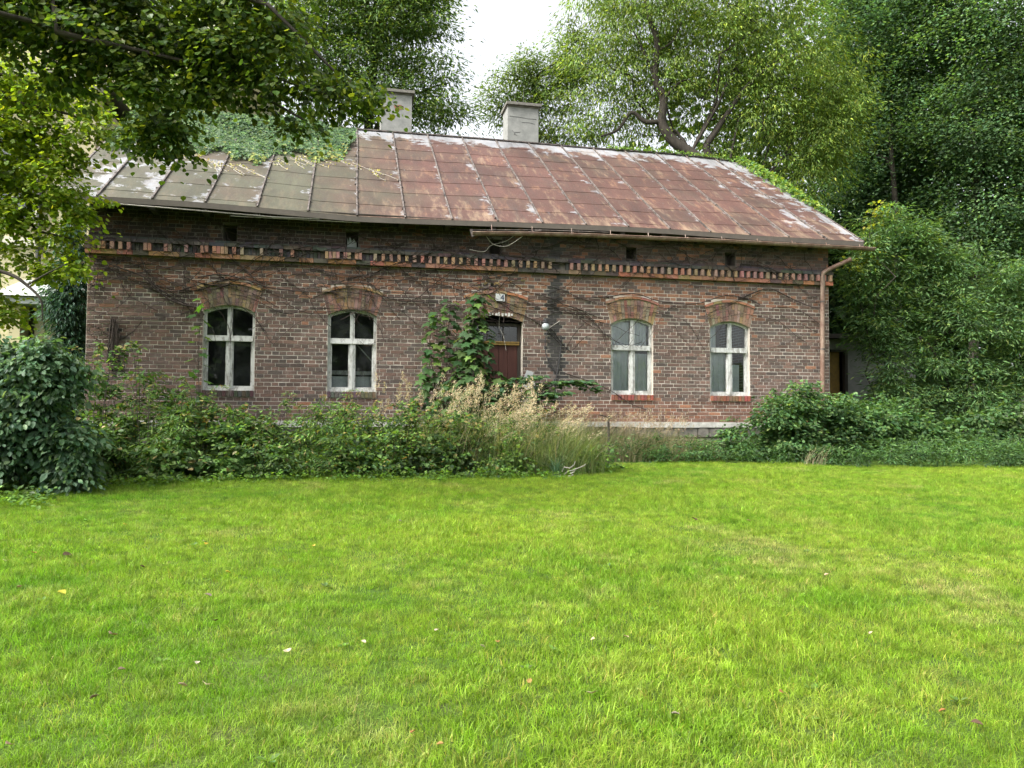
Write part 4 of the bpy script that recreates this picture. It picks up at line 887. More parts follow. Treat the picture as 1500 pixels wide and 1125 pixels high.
tree('sycamore_tree', 'dark green broad maple at the right edge with drooping tiers', 'tree', T6B, [(31, 13.5, G0), (31, 13, 5), (30.8, 12.6, 9), (30.5, 12.4, 13)],
     [(.06, .122, .054), (.083, .155, .064), (.118, .195, .076)], 1000, 115, .15, 'rhomb', None, .95, .95, .35, 4, shell=(.6, 1.05), trunk_r=.26, clumpvar=.38)
# further wood behind, so that no daylight shows under the crowns
lb = LB(); bl = []
for x in np.arange(-26, 60, 4.2):
    if 3 < x < 17 and True:
        bl.append((x, 34+R.uniform(-2, 2), 6.5, 3.6)); continue
    yb = 30 if x < 17 else 22
    for z_ in (3.5, 8, 12.5): bl.append((x+R.uniform(-1, 1), yb+R.uniform(-2, 2), z_, 3.6))
    if x > 16: bl += [(x, 19, 2.5, 2.6), (x+2, 17.5, 5.5, 2.4), (x, 18, 8.5, 2.4)]
    if x > 22: bl += [(x, 22, 17, 3.6), (x, 22, 21, 3.2)]
foliage(lb, bl, 3400, 26, .5, 'rhomb', [(.022, .05, .02), (.035, .07, .025), (.05, .085, .03)], None, 1.5, .5, .4, shell=(.5, 1.05))
foliage(lb, [(x, 19+(x-24)*.2, z_, 2.2) for x in np.arange(19, 40, 2.4) for z_ in (2.5, 5, 7.5, 10)], 1300, 30, .42, 'rhomb', [(.022, .05, .02), (.035, .07, .025)], None, 1.2, .5, .4, shell=(.3, 1.05))
lb.build('far_woodland', M['leaf'], kind='stuff', label='dark woodland behind all the trees and buildings', cat='woodland')
T7 += [(17.5, 1.0, 2.3, .5), (18.2, .9, 1.9, .5), (17.1, 1.0, 1.7, .4)]
T7r = [(b_[0], b_[1], b_[2], b_[3]*.8) for b_ in T7]
for b_ in T7:
    for _ in range(4):
        d_ = unit(rng.normal(size=3)); T7r.append((b_[0]+d_[0]*b_[3]*1.05, b_[1]-abs(d_[1])*b_[3]*.9, b_[2]+d_[2]*b_[3]*1.0, R.uniform(.14, .34)))
tree('elder_shrub', 'large light green elder shrub right of the downpipe corner', 'shrub', T7r, [(19.2, 1.6, .84), (19.1, 1.5, 2), (19.0, 1.3, 3.6), (18.8, 1.2, 5)],
     [(.065, .13, .052), (.09, .165, .06), (.12, .205, .07), (.18, .25, .07)], 1500, 36, .115, 'lance', [.34, .34, .24, .08], .32, .65, .3, 16, shell=(.5, 1.08), trunk_r=.07, extra=[([(19.3, 1.4, .8), (19.2, 1.2, 1.9), (19.0, 1.0, 2.6), (18.4, .9, 3.4)], .05, .02), ([(19.4, 1.4, .8), (19.6, 1.2, 2), (20.2, 1.0, 3)], .045, .02)], floor=lambda x, y: gz(x, y)+.02)
lb = LB(); foliage(lb, [(17.1, 1.2, 6.2, .3), (17.4, 1.2, 6.6, .22), (16.7, 1.3, 5.3, .25), (18.5, 1.0, 6.0, .2), (17.0, 1.2, 5.7, .3)], 36, 22, .09, 'oval', [(.30, .32, .05), (.20, .26, .05), (.10, .17, .05)], None, .18, .5, .5, shell=(0, 1.1))
sh = thing('young_shrub', 'slender shrub with yellow shoot tips by the roof corner', 'shrub', (17.3, 1.5, .84)); child(lb.build('foliage', M['leaf_thin']), sh)
k = MB(); [k.tube(wob((17.3, 1.5, .84), p, 8, .04), np.linspace(.03, .006, 8), 5) for p in ((17.1, 1.2, 6.4), (17.45, 1.2, 6.9), (16.7, 1.3, 5.4))]; child(k.build('stem', M['bark'], kind='stuff'), sh)
# the wood on the far side of the lawn, seen reflected in the panes
lb = LB(); bl = [(x+R.uniform(-1, 1), -40+R.uniform(-3, 3), z_+R.uniform(-.6, .6), 3.0) for x in np.arange(-30, 9, 3.2) for z_ in (3, 6, 9)]+[(x, -50+R.uniform(-3, 3), z_, 2.6) for x in np.arange(12, 60, 3.4) for z_ in (2.5, 4.0)]
foliage(lb, bl, 2200, 22, .7, 'rhomb', [(.03, .065, .022), (.05, .09, .03), (.08, .12, .04)], None, 1.5, .5, .4, shell=(.4, 1.08))
lb.build('reflected_woodland', M['leaf'], kind='stuff', label='woodland on the far side of the lawn, seen only reflected in the windows', cat='woodland')
# yew by the left corner
lb = LB(); foliage(lb, T8+[(-1.5, 3.9, 2.2, .5), (-1.5, 3.9, 1.5, .5)], 500, 44, .11, 'lance', [(.025, .065, .042), (.035, .085, .052), (.05, .11, .06)], None, .22, .5, 1.0, shell=(.3, 1.05))
yw = thing('yew_tree', 'narrow dark blue-green yew against the left house corner', 'tree', (-1.5, 3.9, .86)); child(lb.build('crown', M['leaf']), yw)
k = MB(); k.tube([(-1.5, 3.9, .8), (-1.5, 3.9, 6.2)], np.linspace(.12, .02, 2), 7); child(k.build('trunk', M['bark']), yw)
# creeper-covered mound at left
S1r = []
for b_ in S1:
    for _ in range(5):
        d_ = unit(rng.normal(size=3)); S1r.append((b_[0]+d_[0]*b_[3]*.85, b_[1]-abs(d_[1])*b_[3]*.8, b_[2]+d_[2]*b_[3]*.85, R.uniform(.10, .22)))
S1 = [(b_[0]-.06, b_[1], b_[2], b_[3]*.86) for b_ in S1]
CR = [(.055, .11, .06), (.08, .15, .08), (.11, .19, .10), (.15, .235, .125)]
lb = LB(); foliage(lb, S1r, 330, 22, .085, 'oval', CR, None, .16, .7, .9, shell=(.4, 1.1), floor=lambda x, y: gz(x, y)+.02, upn=.7)
foliage(lb, S1, 560, 24, .092, 'oval', CR, None, .17, .7, .9, shell=(.8, 1.02), floor=lambda x, y: gz(x, y)+.02, upn=.7)
foliage(lb, [(b[0], b[1], b[2], b[3]*.8) for b in S1], 200, 22, .12, 'oval', CR[:2], None, .2, .7, .9, shell=(.6, 1.0), floor=lambda x, y: gz(x, y)+.02)
cm_ = thing('creeper_mound', 'rounded mound of dark blue-green creeper leaves at the left edge', 'shrub', (.5, -4.1, .55)); child(lb.build('foliage', M['leaf']), cm_)
k = MB(); [k.tube(wob((.5+R.uniform(-.4, .4), -4, .5), (b[0], b[1], b[2]), 6, .1), np.linspace(.018, .006, 6), 5) for b in S1]; child(k.build('stem', M['bark'], kind='stuff'), cm_)

BR = [(.075, .15, .04), (.11, .195, .045), (.155, .245, .055), (.045, .095, .028), (.24, .20, .08)]
def bush(name, label, blobs, pal, clumps, per, size, shape, wts=None, rc=.16, flat=.5, droop=.4, cat='shrub', group=None, stems=8, canes=5, stem_mat='bark', lm='leaf', **kw):
    bx, by = np.mean([b[0] for b in blobs]), np.mean([b[1] for b in blobs]); base = (float(bx), float(by), float(gz(bx, by)))
    t = thing(name, label, cat, base, group); lb = LB(); C = foliage(lb, blobs, clumps, per, size, shape, pal, wts, rc, flat, droop, floor=lambda x, y: gz(x, y)+.01, **kw)
    k = MB(); zt = max(b_[2] for b_ in blobs)
    for i in range(canes):
        x0 = bx+R.uniform(-.7, .7); y0 = by+R.uniform(-.5, .5); g_ = float(gz(x0, y0)); a_ = R.uniform(0, 6.28); h_ = zt-g_+R.uniform(.15, .5)
        Q = catmull([(x0, y0, g_), (x0+.06*math.cos(a_), y0, g_+h_*.55), (x0+.2*math.cos(a_), y0+.1*math.sin(a_), g_+h_*.95), (x0+R.uniform(.3, .55)*math.cos(a_), y0+.3*math.sin(a_), g_+h_*R.uniform(.75, 1.05))], 7)
        k.tube(Q, np.linspace(.006, .002, len(Q)), 3); up_ = Q[Q[:, 2] > zt-.1]
        if len(up_) < 2: continue
        P_ = np.repeat(up_, 3, 0)+rng.normal(0, .012, (len(up_)*3, 3)); m_ = len(P_)
        lb.leaves(P_, rng.normal(size=(m_, 3))*np.array([1, .8, .35])+np.array([0, 0, -.15]), np.tile((0, -.3, 1.), (m_, 1))+rng.normal(size=(m_, 3))*.3, size*rng.uniform(.5, 1.1, m_), shape, colours(m_, pal)*1.1)
    child(lb.build('foliage', M[lm]), t)
    for i in range(stems):
        c = C[rng.integers(len(C))]; b0 = (c[0]*.6+bx*.4+R.uniform(-.1, .1), c[1]*.6+by*.4, float(gz(bx, by))-.02); k.tube(wob(b0, c, 6, .06, -.08), np.linspace(.010, .003, 6), 4)
    child(k.build('stem', M[stem_mat], kind='stuff'), t); return t
TALL = [(1.0, -1.6, 1.9, .28), (1.3, -1.5, 2.1, .25), (.7, -1.7, 2.0, .25), (1.6, -1.4, 1.95, .22), (.9, -1.5, 2.25, .15), (1.45, -1.4, 2.2, .13), (1.9, -1.4, 1.75, .25)]
labs = ['bramble thicket beside the dark creeper mound', 'bramble thicket below the left house corner', 'bramble thicket just left of the first window', 'bramble thicket below the first window', 'bramble thicket between the first two windows', 'bramble thicket below the second window', 'bramble thicket at the left foot of the tall grass', 'bramble thicket hidden under the tall grass plumes']
for i, xc in enumerate([.9, 1.8, 2.5, 3.3, 4.2, 5.1, 6.0, 7.0]):
    top = [1.75, 1.95, 1.62, 1.60, 1.74, 1.66, 1.60, 1.42][i]; bl = []
    for j in range(13):
        x = xc+R.uniform(-.55, .55); y = R.uniform(-3.0, -1.1); g = float(gz(x, y)); h = (top-g)*(.55+.45*min(1, (y+3.15)/.7))*R.uniform(.8, 1.05)
        bl += [(x, y, g+h-.26, .28), (x+R.uniform(-.15, .15), y, g+h*.45, .32)]
    bl += [(xc+R.uniform(-.5, .5), -3.05, float(gz(xc, -3))+.15, .22) for _ in range(5)]
    if i == 0: bl += TALL
    if i in (1, 4): shp_ = 'lance'
    elif i in (2, 6): shp_ = 'round'
    else: shp_ = 'oval'
    lp = [(c[0]*f, c[1]*f, c[2]) for c in BR for f in [R.uniform(.8, 1.15)]]
    bush('bramble_bush', 'green '+labs[i], bl, lp, 250, 24, [.085, .075, .08, .07, .085, .07, .065, .07][i], shp_, [.32, .3, .16, .17, .05], .16, .5, .45, group='bramble bushes along the front of the house', stems=9, canes=11, clumpvar=.3)

def sapling(name, label, stems, size, shape, pal, spacing=.05, spread=.18, cat='sapling', droop=.3, wts=None, start=.25, rstem=.008, compound=0, lm='leaf'):
    b0 = stems[0][0]; t = thing(name, label, cat, b0); k = MB(); lb = LB()
    for S_ in stems:
        Q = catmull(S_, 8); n = len(Q); k.tube(Q, np.linspace(rstem, rstem*.35, n), 5)
        seg = np.linalg.norm(np.diff(Q, axis=0), axis=1); cum = np.concatenate([[0], np.cumsum(seg)]); tot = cum[-1]
        d = np.arange(tot*start, tot, spacing); ang = rng.uniform(0, 6.28)
        for dd in d:
            p = np.array([np.interp(dd, cum, Q[:, a]) for a in range(3)]); ang += 2.4+rng.normal(0, .3)
            dr = np.array([math.cos(ang), math.sin(ang)*.8, .25]); f = spread*(1.1-.55*dd/tot)*rng.uniform(.7, 1.2); m_ = compound or 1
            tip = p+dr*f*(1 if compound else .5)+np.array([0, 0, -droop*f*.3]); k.tube([p, (p+tip)/2+np.array([0, 0, .02]), tip], .0028, 3)
            if compound:
                u = np.linspace(.3, 1, compound); side = np.cross(dr, [0, 0, 1]); side /= np.linalg.norm(side)
                Pp = []; Dd = []
                for a_, uu in enumerate(u):
                    q = p+(tip-p)*uu
                    for sg in ((1, -1) if a_ < compound-1 else (0,)): Pp.append(q); Dd.append(side*sg+unit(dr)*.6+np.array([0, 0, -droop]))
                Pp = np.array(Pp); Dd = np.array(Dd)
            else:
                Pp = tip[None]; Dd = (dr+np.array([0, 0, -droop]))[None]
            m_ = len(Pp); lb.leaves(Pp, Dd+rng.normal(size=(m_, 3))*.15, np.tile((0, -.25, 1.), (m_, 1))+rng.normal(size=(m_, 3))*.25, size*rng.uniform(.7, 1.2, m_), shape, colours(m_, pal, wts))
    child(k.build('stem', M['bark'], kind='stuff'), t); child(lb.build('foliage', M[lm]), t); return t
GL = [(.13, .24, .035), (.09, .18, .035), (.06, .13, .035)]
sapling('maple_sapling', 'thin bright green sapling crossing the left side of the first window', [[(2.03, -.7, .72), (2.06, -.6, 1.8), (2.02, -.5, 2.8), (2.06, -.45, 3.75)], [(2.0, -.7, .72), (1.85, -.6, 1.7), (1.8, -.5, 2.35)]], .16, 'maple', GL, .10, .26, droop=.5)
sapling('ash_sapling', 'small sapling with feathery leaves at the left wall corner', [[(1.1, -1.7, .66), (1.0, -1.7, 1.6), (.85, -1.7, 2.25)], [(1.15, -1.7, .66), (1.35, -1.6, 1.7), (1.45, -1.6, 2.30)], [(1.0, -1.8, .66), (.65, -1.8, 1.5), (.55, -1.8, 2.0)]], .085, 'lance', [(.08, .15, .05), (.11, .19, .05)], .12, .34, compound=6)
sapling('ash_sapling', 'low pale green sapling just right of the first window', [[(3.5, -1.9, .68), (3.55, -1.8, 1.4), (3.8, -1.8, 1.85)], [(3.5, -1.9, .68), (3.3, -1.9, 1.5), (3.1, -1.9, 1.75)], [(3.9, -1.7, .68), (4.1, -1.6, 1.6), (4.2, -1.6, 1.8)]], .09, 'lance', [(.14, .21, .06), (.11, .18, .05)], .10, .3, compound=5)
MP = [(.03, .07, .024), (.045, .095, .03), (.065, .125, .036), (.11, .18, .04)]
sapling('maple_sapling', 'leafy maple sapling growing up the left side of the door', [[(6.75, -.9, .74), (6.75, -.8, 1.8), (6.85, -.7, 2.8), (7.05, -.6, 3.5), (7.2, -.5, 4.0)], [(6.8, -.9, .74), (7.05, -.8, 2.0), (7.2, -.7, 3.0), (7.15, -.6, 3.45)], [(6.6, -.9, .74), (6.5, -.8, 1.9), (6.9, -.8, 2.6)], [(6.9, -.9, .74), (7.3, -.9, 1.8), (7.4, -.8, 2.45)], [(6.8, -.9, .74), (6.9, -1, 1.8), (7.0, -.9, 2.7), (6.95, -.7, 3.2)]], .18, 'maple', MP, .026, .36, droop=.75, wts=[.35, .3, .25, .1], start=.3, rstem=.014)
sapling('maple_sapling', 'second maple sapling standing against the wall left of the door', [[(6.35, -.6, .74), (6.3, -.5, 2.0), (6.2, -.4, 3.0), (6.35, -.35, 3.65)], [(6.4, -.6, .74), (6.5, -.5, 2.2), (6.55, -.4, 3.0), (6.6, -.4, 3.85)], [(6.3, -.6, .74), (6.1, -.5, 1.6), (6.15, -.5, 2.5)]], .17, 'maple', MP, .036, .30, droop=.8, wts=[.4, .3, .2, .1], start=.32, rstem=.012)
k_ = [[(7.6, -.9, .74), (7.6, -.9, 1.6), (7.7, -.9, 2.1), (8.2, -.9, 2.32)], [(7.7, -.9, .74), (8.0, -.9, 1.7), (8.5, -.9, 2.15), (9.1, -.8, 2.2), (9.4, -.75, 2.05)], [(7.5, -.9, .74), (7.3, -1.0, 1.6), (7.1, -1.0, 2.1)], [(7.7, -1, .74), (7.9, -1.1, 1.5), (8.3, -1.1, 1.9), (8.7, -1.1, 2.0)], [(7.6, -.9, .74), (7.5, -1.0, 1.7), (7.6, -1.0, 2.2)], [(7.8, -.8, .74), (8.1, -.8, 1.8), (8.0, -.75, 2.3)]]
sapling('elder_sapling', 'spreading elder bush with layered leaves in front of the door', k_, .12, 'oval', [(.04, .095, .042), (.06, .125, .05), (.09, .165, .058)], .036, .44, compound=5, droop=.35, start=.45, rstem=.012)
# shrub right of the windows, before the downpipe
bl = [(12.9+R.uniform(-.5, .6), -1.2+R.uniform(-.3, .4), R.uniform(1.0, 1.75), .34) for _ in range(8)]+[(13.9+R.uniform(-.6, .8), -1.0+R.uniform(-.3, .4), R.uniform(1.0, 1.95), .38) for _ in range(13)]+[(14.9+R.uniform(-.5, .6), -.7, R.uniform(1.0, 1.9), .38) for _ in range(9)]
bush('dogwood_shrub', 'dark green shrub below the downpipe at the right wall corner', bl, [(.05, .11, .04), (.075, .15, .055), (.11, .19, .065), (.15, .22, .07)], 560, 26, .085, 'oval', [.4, .3, .2, .1], .2, .5, .4, stems=16)
bl = [(16.4+R.uniform(-.9, 2.2), -.3+R.uniform(-.5, .5), R.uniform(1.0, 1.7), .42) for _ in range(18)]
bush('hazel_shrub', 'green shrub spreading under the elder to the right', bl, [(.05, .11, .04), (.075, .15, .05), (.11, .19, .06)], 420, 26, .10, 'oval', None, .24, .45, .4, stems=12)
bl = [(21.5+R.uniform(-2.6, 2.6), -.4+R.uniform(-.6, .6), R.uniform(1.0, 1.6), .45) for _ in range(24)]
bush('hazel_shrub', 'low loose shrub at the right edge before the white wall', bl, [(.035, .08, .028), (.055, .115, .035), (.09, .14, .05)], 480, 26, .11, 'oval', None, .26, .45, .4, stems=12)
# shadowy weed belts (nobody could count them)
lb = LB(); bl = []
for x in np.arange(9.6, 26, .22):
    yf = float(np.interp(x, [9, 10, 12.3, 17, 26], [-2.3, -1.5, -2.0, -2.9, -3.6])); hh = float(np.interp(x, [9, 10.5, 12.8, 14, 17, 26], [.50, .42, .36, .42, .50, .50]))
    for j in range(4):
        y = yf+.1+R.uniform(0, 1)**1.3*(-.1-yf if x < 15 else 3.0); g = float(gz(x, y)); bl.append((x+R.uniform(-.2, .2), y, g+hh*R.uniform(.25, .7), .22))
foliage(lb, bl, 3000, 22, .075, 'lance', [(.045, .10, .035), (.065, .13, .042), (.09, .165, .05)], None, .17, .6, .3, shell=(.2, 1.1), floor=lambda x, y: gz(x, y)+.01, clumpvar=.3)
bl = [(R.uniform(-6, 9), R.uniform(-2.9, -.3), .85, .25) for _ in range(90)]+[(R.uniform(-7, .4), R.uniform(-4.3, -1), R.uniform(.7, 1.3), .4) for _ in range(40)]
foliage(lb, bl, 1500, 20, .085, 'oval', BR[:4], None, .2, .6, .4, shell=(.2, 1.1), floor=lambda x, y: gz(x, y)+.01)
# low weeds fringing the lawn
bl = [(x, float(np.interp(x, [-3, 0, 1, 4, 8, 10], [-5.6, -4.9, -3.7, -3.35, -3.3, -1.9]))+R.gauss(0, .14), float(gz(x, -3.4))+.03, .10) for x in np.arange(-4, 9.5, .07)]
foliage(lb, bl, 620, 13, .055, 'oval', [(.11, .21, .04), (.14, .25, .04), (.08, .15, .035)], None, .10, .6, .1, shell=(0, 1.1), floor=lambda x, y: gz(x, y)+.01)
bl = [(R.uniform(-3, 1.4), R.uniform(-5.6, -4.0), float(gz(0, -4.9))+.05, .16) for _ in range(70)]
foliage(lb, bl, 330, 13, .065, 'oval', [(.10, .19, .04), (.13, .23, .05), (.07, .14, .035)], None, .12, .6, .1, shell=(0, 1.1), floor=lambda x, y: gz(x, y)+.01)
lb.build('undergrowth', M['leaf'], kind='stuff', label='low shaded weeds growing along the foot of the house', cat='weeds')

# ================================================================ TALL GRASSES
def blades(lb, base, H, lean, wd, c, segs=5, curl=1.0):
    """curved tapering blades; base (n,3), H heights, lean (n,2)"""
    n = len(base); u = np.linspace(0, 1, segs+1); bend = (u**2)[None, :, None]
    P = np.zeros((n, segs+1, 3)); P[:, :, :2] = base[:, None, :2]+lean[:, None]*bend*H[:, None, None]
    P[:, :, 2] = base[:, None, 2]+(H[:, None]*(u[None]-curl*.35*np.linalg.norm(lean, axis=1)[:, None]*u[None]**3))
    a = rng.uniform(0, PI, n); sd_ = np.stack([np.cos(a), np.sin(a)*.6, np.zeros(n)], 1); wv = (wd[:, None]*(1-u[None]**1.5*.93))[:, :, None]
    V = np.stack([P-sd_[:, None]*wv/2, P+sd_[:, None]*wv/2], 2).reshape(-1, 3); K = 2*(segs+1)
    o = (np.arange(n)*K)[:, None]; g = np.concatenate([o+np.array([[2*i, 2*i+1, 2*i+3, 2*i+2]]) for i in range(segs)])
    lb.raw(V, g, np.repeat(c, K, 0)); return P
def bases(n, x0, x1, y0, y1):
    x = rng.uniform(x0, x1, n); y = rng.uniform(y0, y1, n); return np.stack([x, y, gz(x, y)-.01], 1)
tg = thing('tall_grass_clump', 'big clump of tall reed grass with pale plumes leaning right before the door', 'grass clump', (7.0, -2.2, .64))
lb = LB(); n = 5200; b = bases(n, 5.3, 8.7, -2.95, -1.2); xb = (b[:, 0]-7.1)/1.8; H = (1.18-.35*xb**2)*rng.uniform(.5, 1.1, n)
lean = np.stack([rng.normal(.28, .35, n)+xb*.2, rng.normal(-.12, .25, n)], 1)
blades(lb, b, H, lean, rng.uniform(.005, .012, n), colours(n, [(.06, .11, .035), (.11, .165, .06), (.19, .24, .11), (.42, .38, .24), (.22, .19, .11)], [.25, .25, .22, .20, .08]))
n = 700; b = bases(n, 6.9, 8.9, -3.1, -2.2); blades(lb, b, rng.uniform(.6, 1.25, n), np.stack([rng.normal(.1, .5, n), rng.normal(-.45, .2, n)], 1), rng.uniform(.006, .013, n), colours(n, [(.12, .18, .06), (.20, .25, .10)]), curl=2.4)
child(lb.build('blades', M['leaf'], kind='stuff'), tg)
def plumes(root, n, x0, x1, y0, y1, h0, h1, lx, pl, dens, pal):
    lb = LB(); b = bases(n, x0, x1, y0, y1); H = rng.uniform(h0, h1, n); lean = np.stack([rng.normal(lx, .14, n), rng.normal(-.08, .1, n)], 1)
    P = blades(lb, b, H, lean, np.full(n, .006), colours(n, [(.30, .27, .15), (.22, .22, .11)]), 6)
    child(lb.build('stalks', M['leaf_dry'], kind='stuff'), root); lb = LB(); Q = []; D = []
    for i in range(n):
        tip = P[i, -1]; d = P[i, -1]-P[i, -2]; d /= np.linalg.norm(d); ln = pl*rng.uniform(.6, 1.25); m_ = int(dens*ln/pl)
        u = rng.random(m_)**.8; w_ = .055*np.sin(np.clip(u, .04, 1)*PI)**.7*ln/.3
        Q.append(tip-d*(1-u)[:, None]*ln+d*.04+rng.normal(size=(m_, 3))*w_[:, None]*.6+np.array([.03, 0, -.02])*(w_/.05)[:, None]); D.append(d*1.1+rng.normal(size=(m_, 3))*.45)
    Q = np.concatenate(Q); D = np.concatenate(D); m_ = len(Q); lb.leaves(Q, D, rng.normal(size=(m_, 3)), rng.uniform(.014, .036, m_), 'lance', colours(m_, pal))
    child(lb.build('seed_plumes', M['leaf_dry'], kind='stuff'), root)
TAN = [(.54, .46, .29), (.42, .36, .22), (.60, .52, .35)]
plumes(tg, 85, 5.9, 7.7, -2.6, -1.5, 1.0, 1.75, .22, .34, 90, TAN)
plumes(tg, 60, 6.7, 8.2, -2.9, -1.7, .8, 1.45, .50, .32, 80, TAN)
plumes(tg, 16, 5.0, 6.0, -2.4, -1.5, 1.2, 1.65, .10, .30, 110, TAN)
hg = thing('hay_grass', 'fine straw-coloured grass patch between the plumes and the right windows', 'grass clump', (9.8, -1.2, .70))
lb = LB(); n = 5200; b = bases(n, 8.2, 11.8, -1.35, -.15); xb = np.clip((b[:, 0]-8.2)/3.6, 0, 1); H = (1.15-.62*xb)*rng.uniform(.55, 1.05, n)*(.55+.45*smoothstep(b[:, 1], -1.5, -.9))
blades(lb, b, H, np.stack([rng.normal(.25, .35, n), rng.normal(-.1, .25, n)], 1), rng.uniform(.004, .009, n), colours(n, [(.40, .34, .22), (.27, .23, .13), (.13, .17, .05), (.06, .10, .03), (.10, .08, .05)], [.32, .2, .2, .16, .12]))
child(lb.build('blades', M['leaf_dry'], kind='stuff'), hg); plumes(hg, 260, 8.4, 11.0, -1.4, -.2, .65, 1.05, .2, .16, 22, [(.40, .32, .22), (.34, .27, .18)])
sg = thing('sedge_tuft', 'dark green arching sedge tuft at the lawn edge below the first window', 'grass clump', (3.0, -3.15, .6))
lb = LB(); n = 420; b = bases(n, 2.85, 3.15, -3.2, -3.0); blades(lb, b, rng.uniform(.3, .62, n), rng.normal(0, .55, (n, 2)), rng.uniform(.004, .008, n), colours(n, [(.04, .10, .03), (.06, .13, .04)]), curl=1.6); child(lb.build('blades', M['leaf'], kind='stuff'), sg)
bg_ = thing('blue_grass_tuft', 'bluish bladed tuft at the foot of the tall grass', 'grass clump', (8.0, -3.1, .6))
lb = LB(); n = 60; b = bases(n, 7.95, 8.05, -3.15, -3.05); blades(lb, b, rng.uniform(.25, .5, n), rng.normal(0, .5, (n, 2)), rng.uniform(.012, .02, n), colours(n, [(.07, .15, .09), (.10, .19, .12)]), curl=1.2); child(lb.build('blades', M['leaf'], kind='stuff'), bg_)
k = MB()
for a_, b_ in (((8.05, -3.15, .62), (8.25, -3.35, .85)), ((8.1, -3.2, .62), (8.45, -3.25, .80)), ((8.15, -3.3, .62), (8.2, -3.5, .72))): k.tube(wob(a_, b_, 6, .1), .008, 4)
k.build('dry_twigs', M['pale_twig'], label='few pale dry twigs sticking out at the foot of the tall grass', cat='twigs')
lb = LB(); n = 60; b = bases(n, 13.0, 13.5, -2.3, -2.1); 
blades(lb, b, rng.uniform(.3, .55, n), np.stack([rng.normal(.5, .3, n), rng.normal(-.1, .2, n)], 1), rng.uniform(.003, .005, n), colours(n, [(.40, .36, .22)])); lb.build('straw_tuft', M['leaf_dry'], kind='stuff', label='small tuft of pale straw at the lawn edge below the right window', cat='grass clump')

# ================================================================ LAWN
def lawn_patch(i, n, hm, side=.5):
    lb = LB(); b = np.stack([rng.uniform(-side/2, side/2, n), rng.uniform(-side/2, side/2, n), np.zeros(n)], 1)
    tuft = b[rng.integers(0, n, n)]; kx = rng.random(n) < .5; b[kx] = (tuft+rng.normal(0, .018, (n, 3))*np.array([1, 1, 0]))[kx]
    H = hm*rng.uniform(.45, 1.25, n); c = np.tile(1+rng.normal(0, .30, (n, 1)), (1, 3))*np.array([1, 1, 1]); dry = rng.random(n) < .07; c[dry] = (1.9, 1.15, 2.6)
    c = np.clip(c, .4, 3); blades(lb, b, H, rng.normal(0, .55, (n, 2)), rng.uniform(.0028, .0058, n), c, 3, 1.1)
    return meshdata('lawn_patch', np.concatenate(lb.V), [np.concatenate(g) for g in lb.G.values()], M['lawn'], np.concatenate(lb.C))
pc = bpy.data.collections.new('lawn_patches')
for i, (n, h) in enumerate([(1350, .052), (1350, .060), (1250, .048), (1150, .040), (1100, .074)]):
    o = bpy.data.objects.new('lawn_patch_%d' % i, lawn_patch(i, n, h)); pc.objects.link(o)
P = []; g = .33
for y in np.arange(-14.6, -1.0, g):
    dd = y+15.23; xr = 4.70+math.tan(.208)*dd
    for x in np.arange(xr-1.6-dd*.72, xr+1.6+dd*.86, g):
        yf = np.interp(x, [-6, -3, 0, .9, 4, 8, 9, 10, 12.3, 17, 26], [-5.4, -5.0, -4.9, -3.6, -3.1, -3.1, -2.3, -1.6, -2.0, -2.9, -3.4])
        if y < yf+.15: P.append((x+R.uniform(-.06, .06), y+R.uniform(-.06, .06)))
P = np.array(P); n = len(P); V = np.column_stack([P, gz(P[:, 0], P[:, 1])])
me = bpy.data.meshes.new('lawn_grass'); me.vertices.add(n); me.vertices.foreach_set('co', V.astype(np.float32).ravel())
V[:, 2] -= .004
gxs = (gz(P[:, 0]+.2, P[:, 1])-gz(P[:, 0]-.2, P[:, 1]))/.4; gys = (gz(P[:, 0], P[:, 1]+.2)-gz(P[:, 0], P[:, 1]-.2))/.4
eu = [(Vector((0, 0, 1)).rotation_difference(Vector((-a_, -b_, 1))).to_matrix() @ Matrix.Rotation(R.uniform(0, 6.28), 3, 'Z')).to_euler() for a_, b_ in zip(gxs, gys)]
a1 = me.attributes.new('turn', 'FLOAT_VECTOR', 'POINT'); a1.data.foreach_set('vector', np.array([tuple(e) for e in eu], np.float32).ravel())
a2 = me.attributes.new('size', 'FLOAT', 'POINT')
lush = .95+.22*np.sin(P[:, 0]*1.3+2*np.sin(P[:, 1]*.8))+rng.normal(0, .10, n); a2.data.foreach_set('value', np.clip(lush, .82, 1.35).astype(np.float32))
a3 = me.attributes.new('pick', 'INT', 'POINT'); a3.data.foreach_set('value', rng.choice(5, n, p=[.24, .22, .2, .24, .1]).astype(np.int32))
lo = obj('lawn_grass', me, kind='stuff', label='bright yellow-green mown lawn filling the foreground', cat='lawn')
ng = bpy.data.node_groups.new('scatter_lawn', 'GeometryNodeTree'); ng.interface.new_socket('Geometry', in_out='INPUT', socket_type='NodeSocketGeometry'); ng.interface.new_socket('Geometry', in_out='OUTPUT', socket_type='NodeSocketGeometry')
gi = ng.nodes.new('NodeGroupInput'); go = ng.nodes.new('NodeGroupOutput'); ip = ng.nodes.new('GeometryNodeInstanceOnPoints'); ci_ = ng.nodes.new('GeometryNodeCollectionInfo')
ci_.inputs['Collection'].default_value = pc; ci_.inputs['Separate Children'].default_value = True; ci_.inputs['Reset Children'].default_value = True
def na(name, ty): q = ng.nodes.new('GeometryNodeInputNamedAttribute'); q.data_type = ty; q.inputs[0].default_value = name; return q.outputs[0]
ng.links.new(gi.outputs[0], ip.inputs['Points']); ng.links.new(ci_.outputs[0], ip.inputs['Instance']); ip.inputs['Pick Instance'].default_value = True
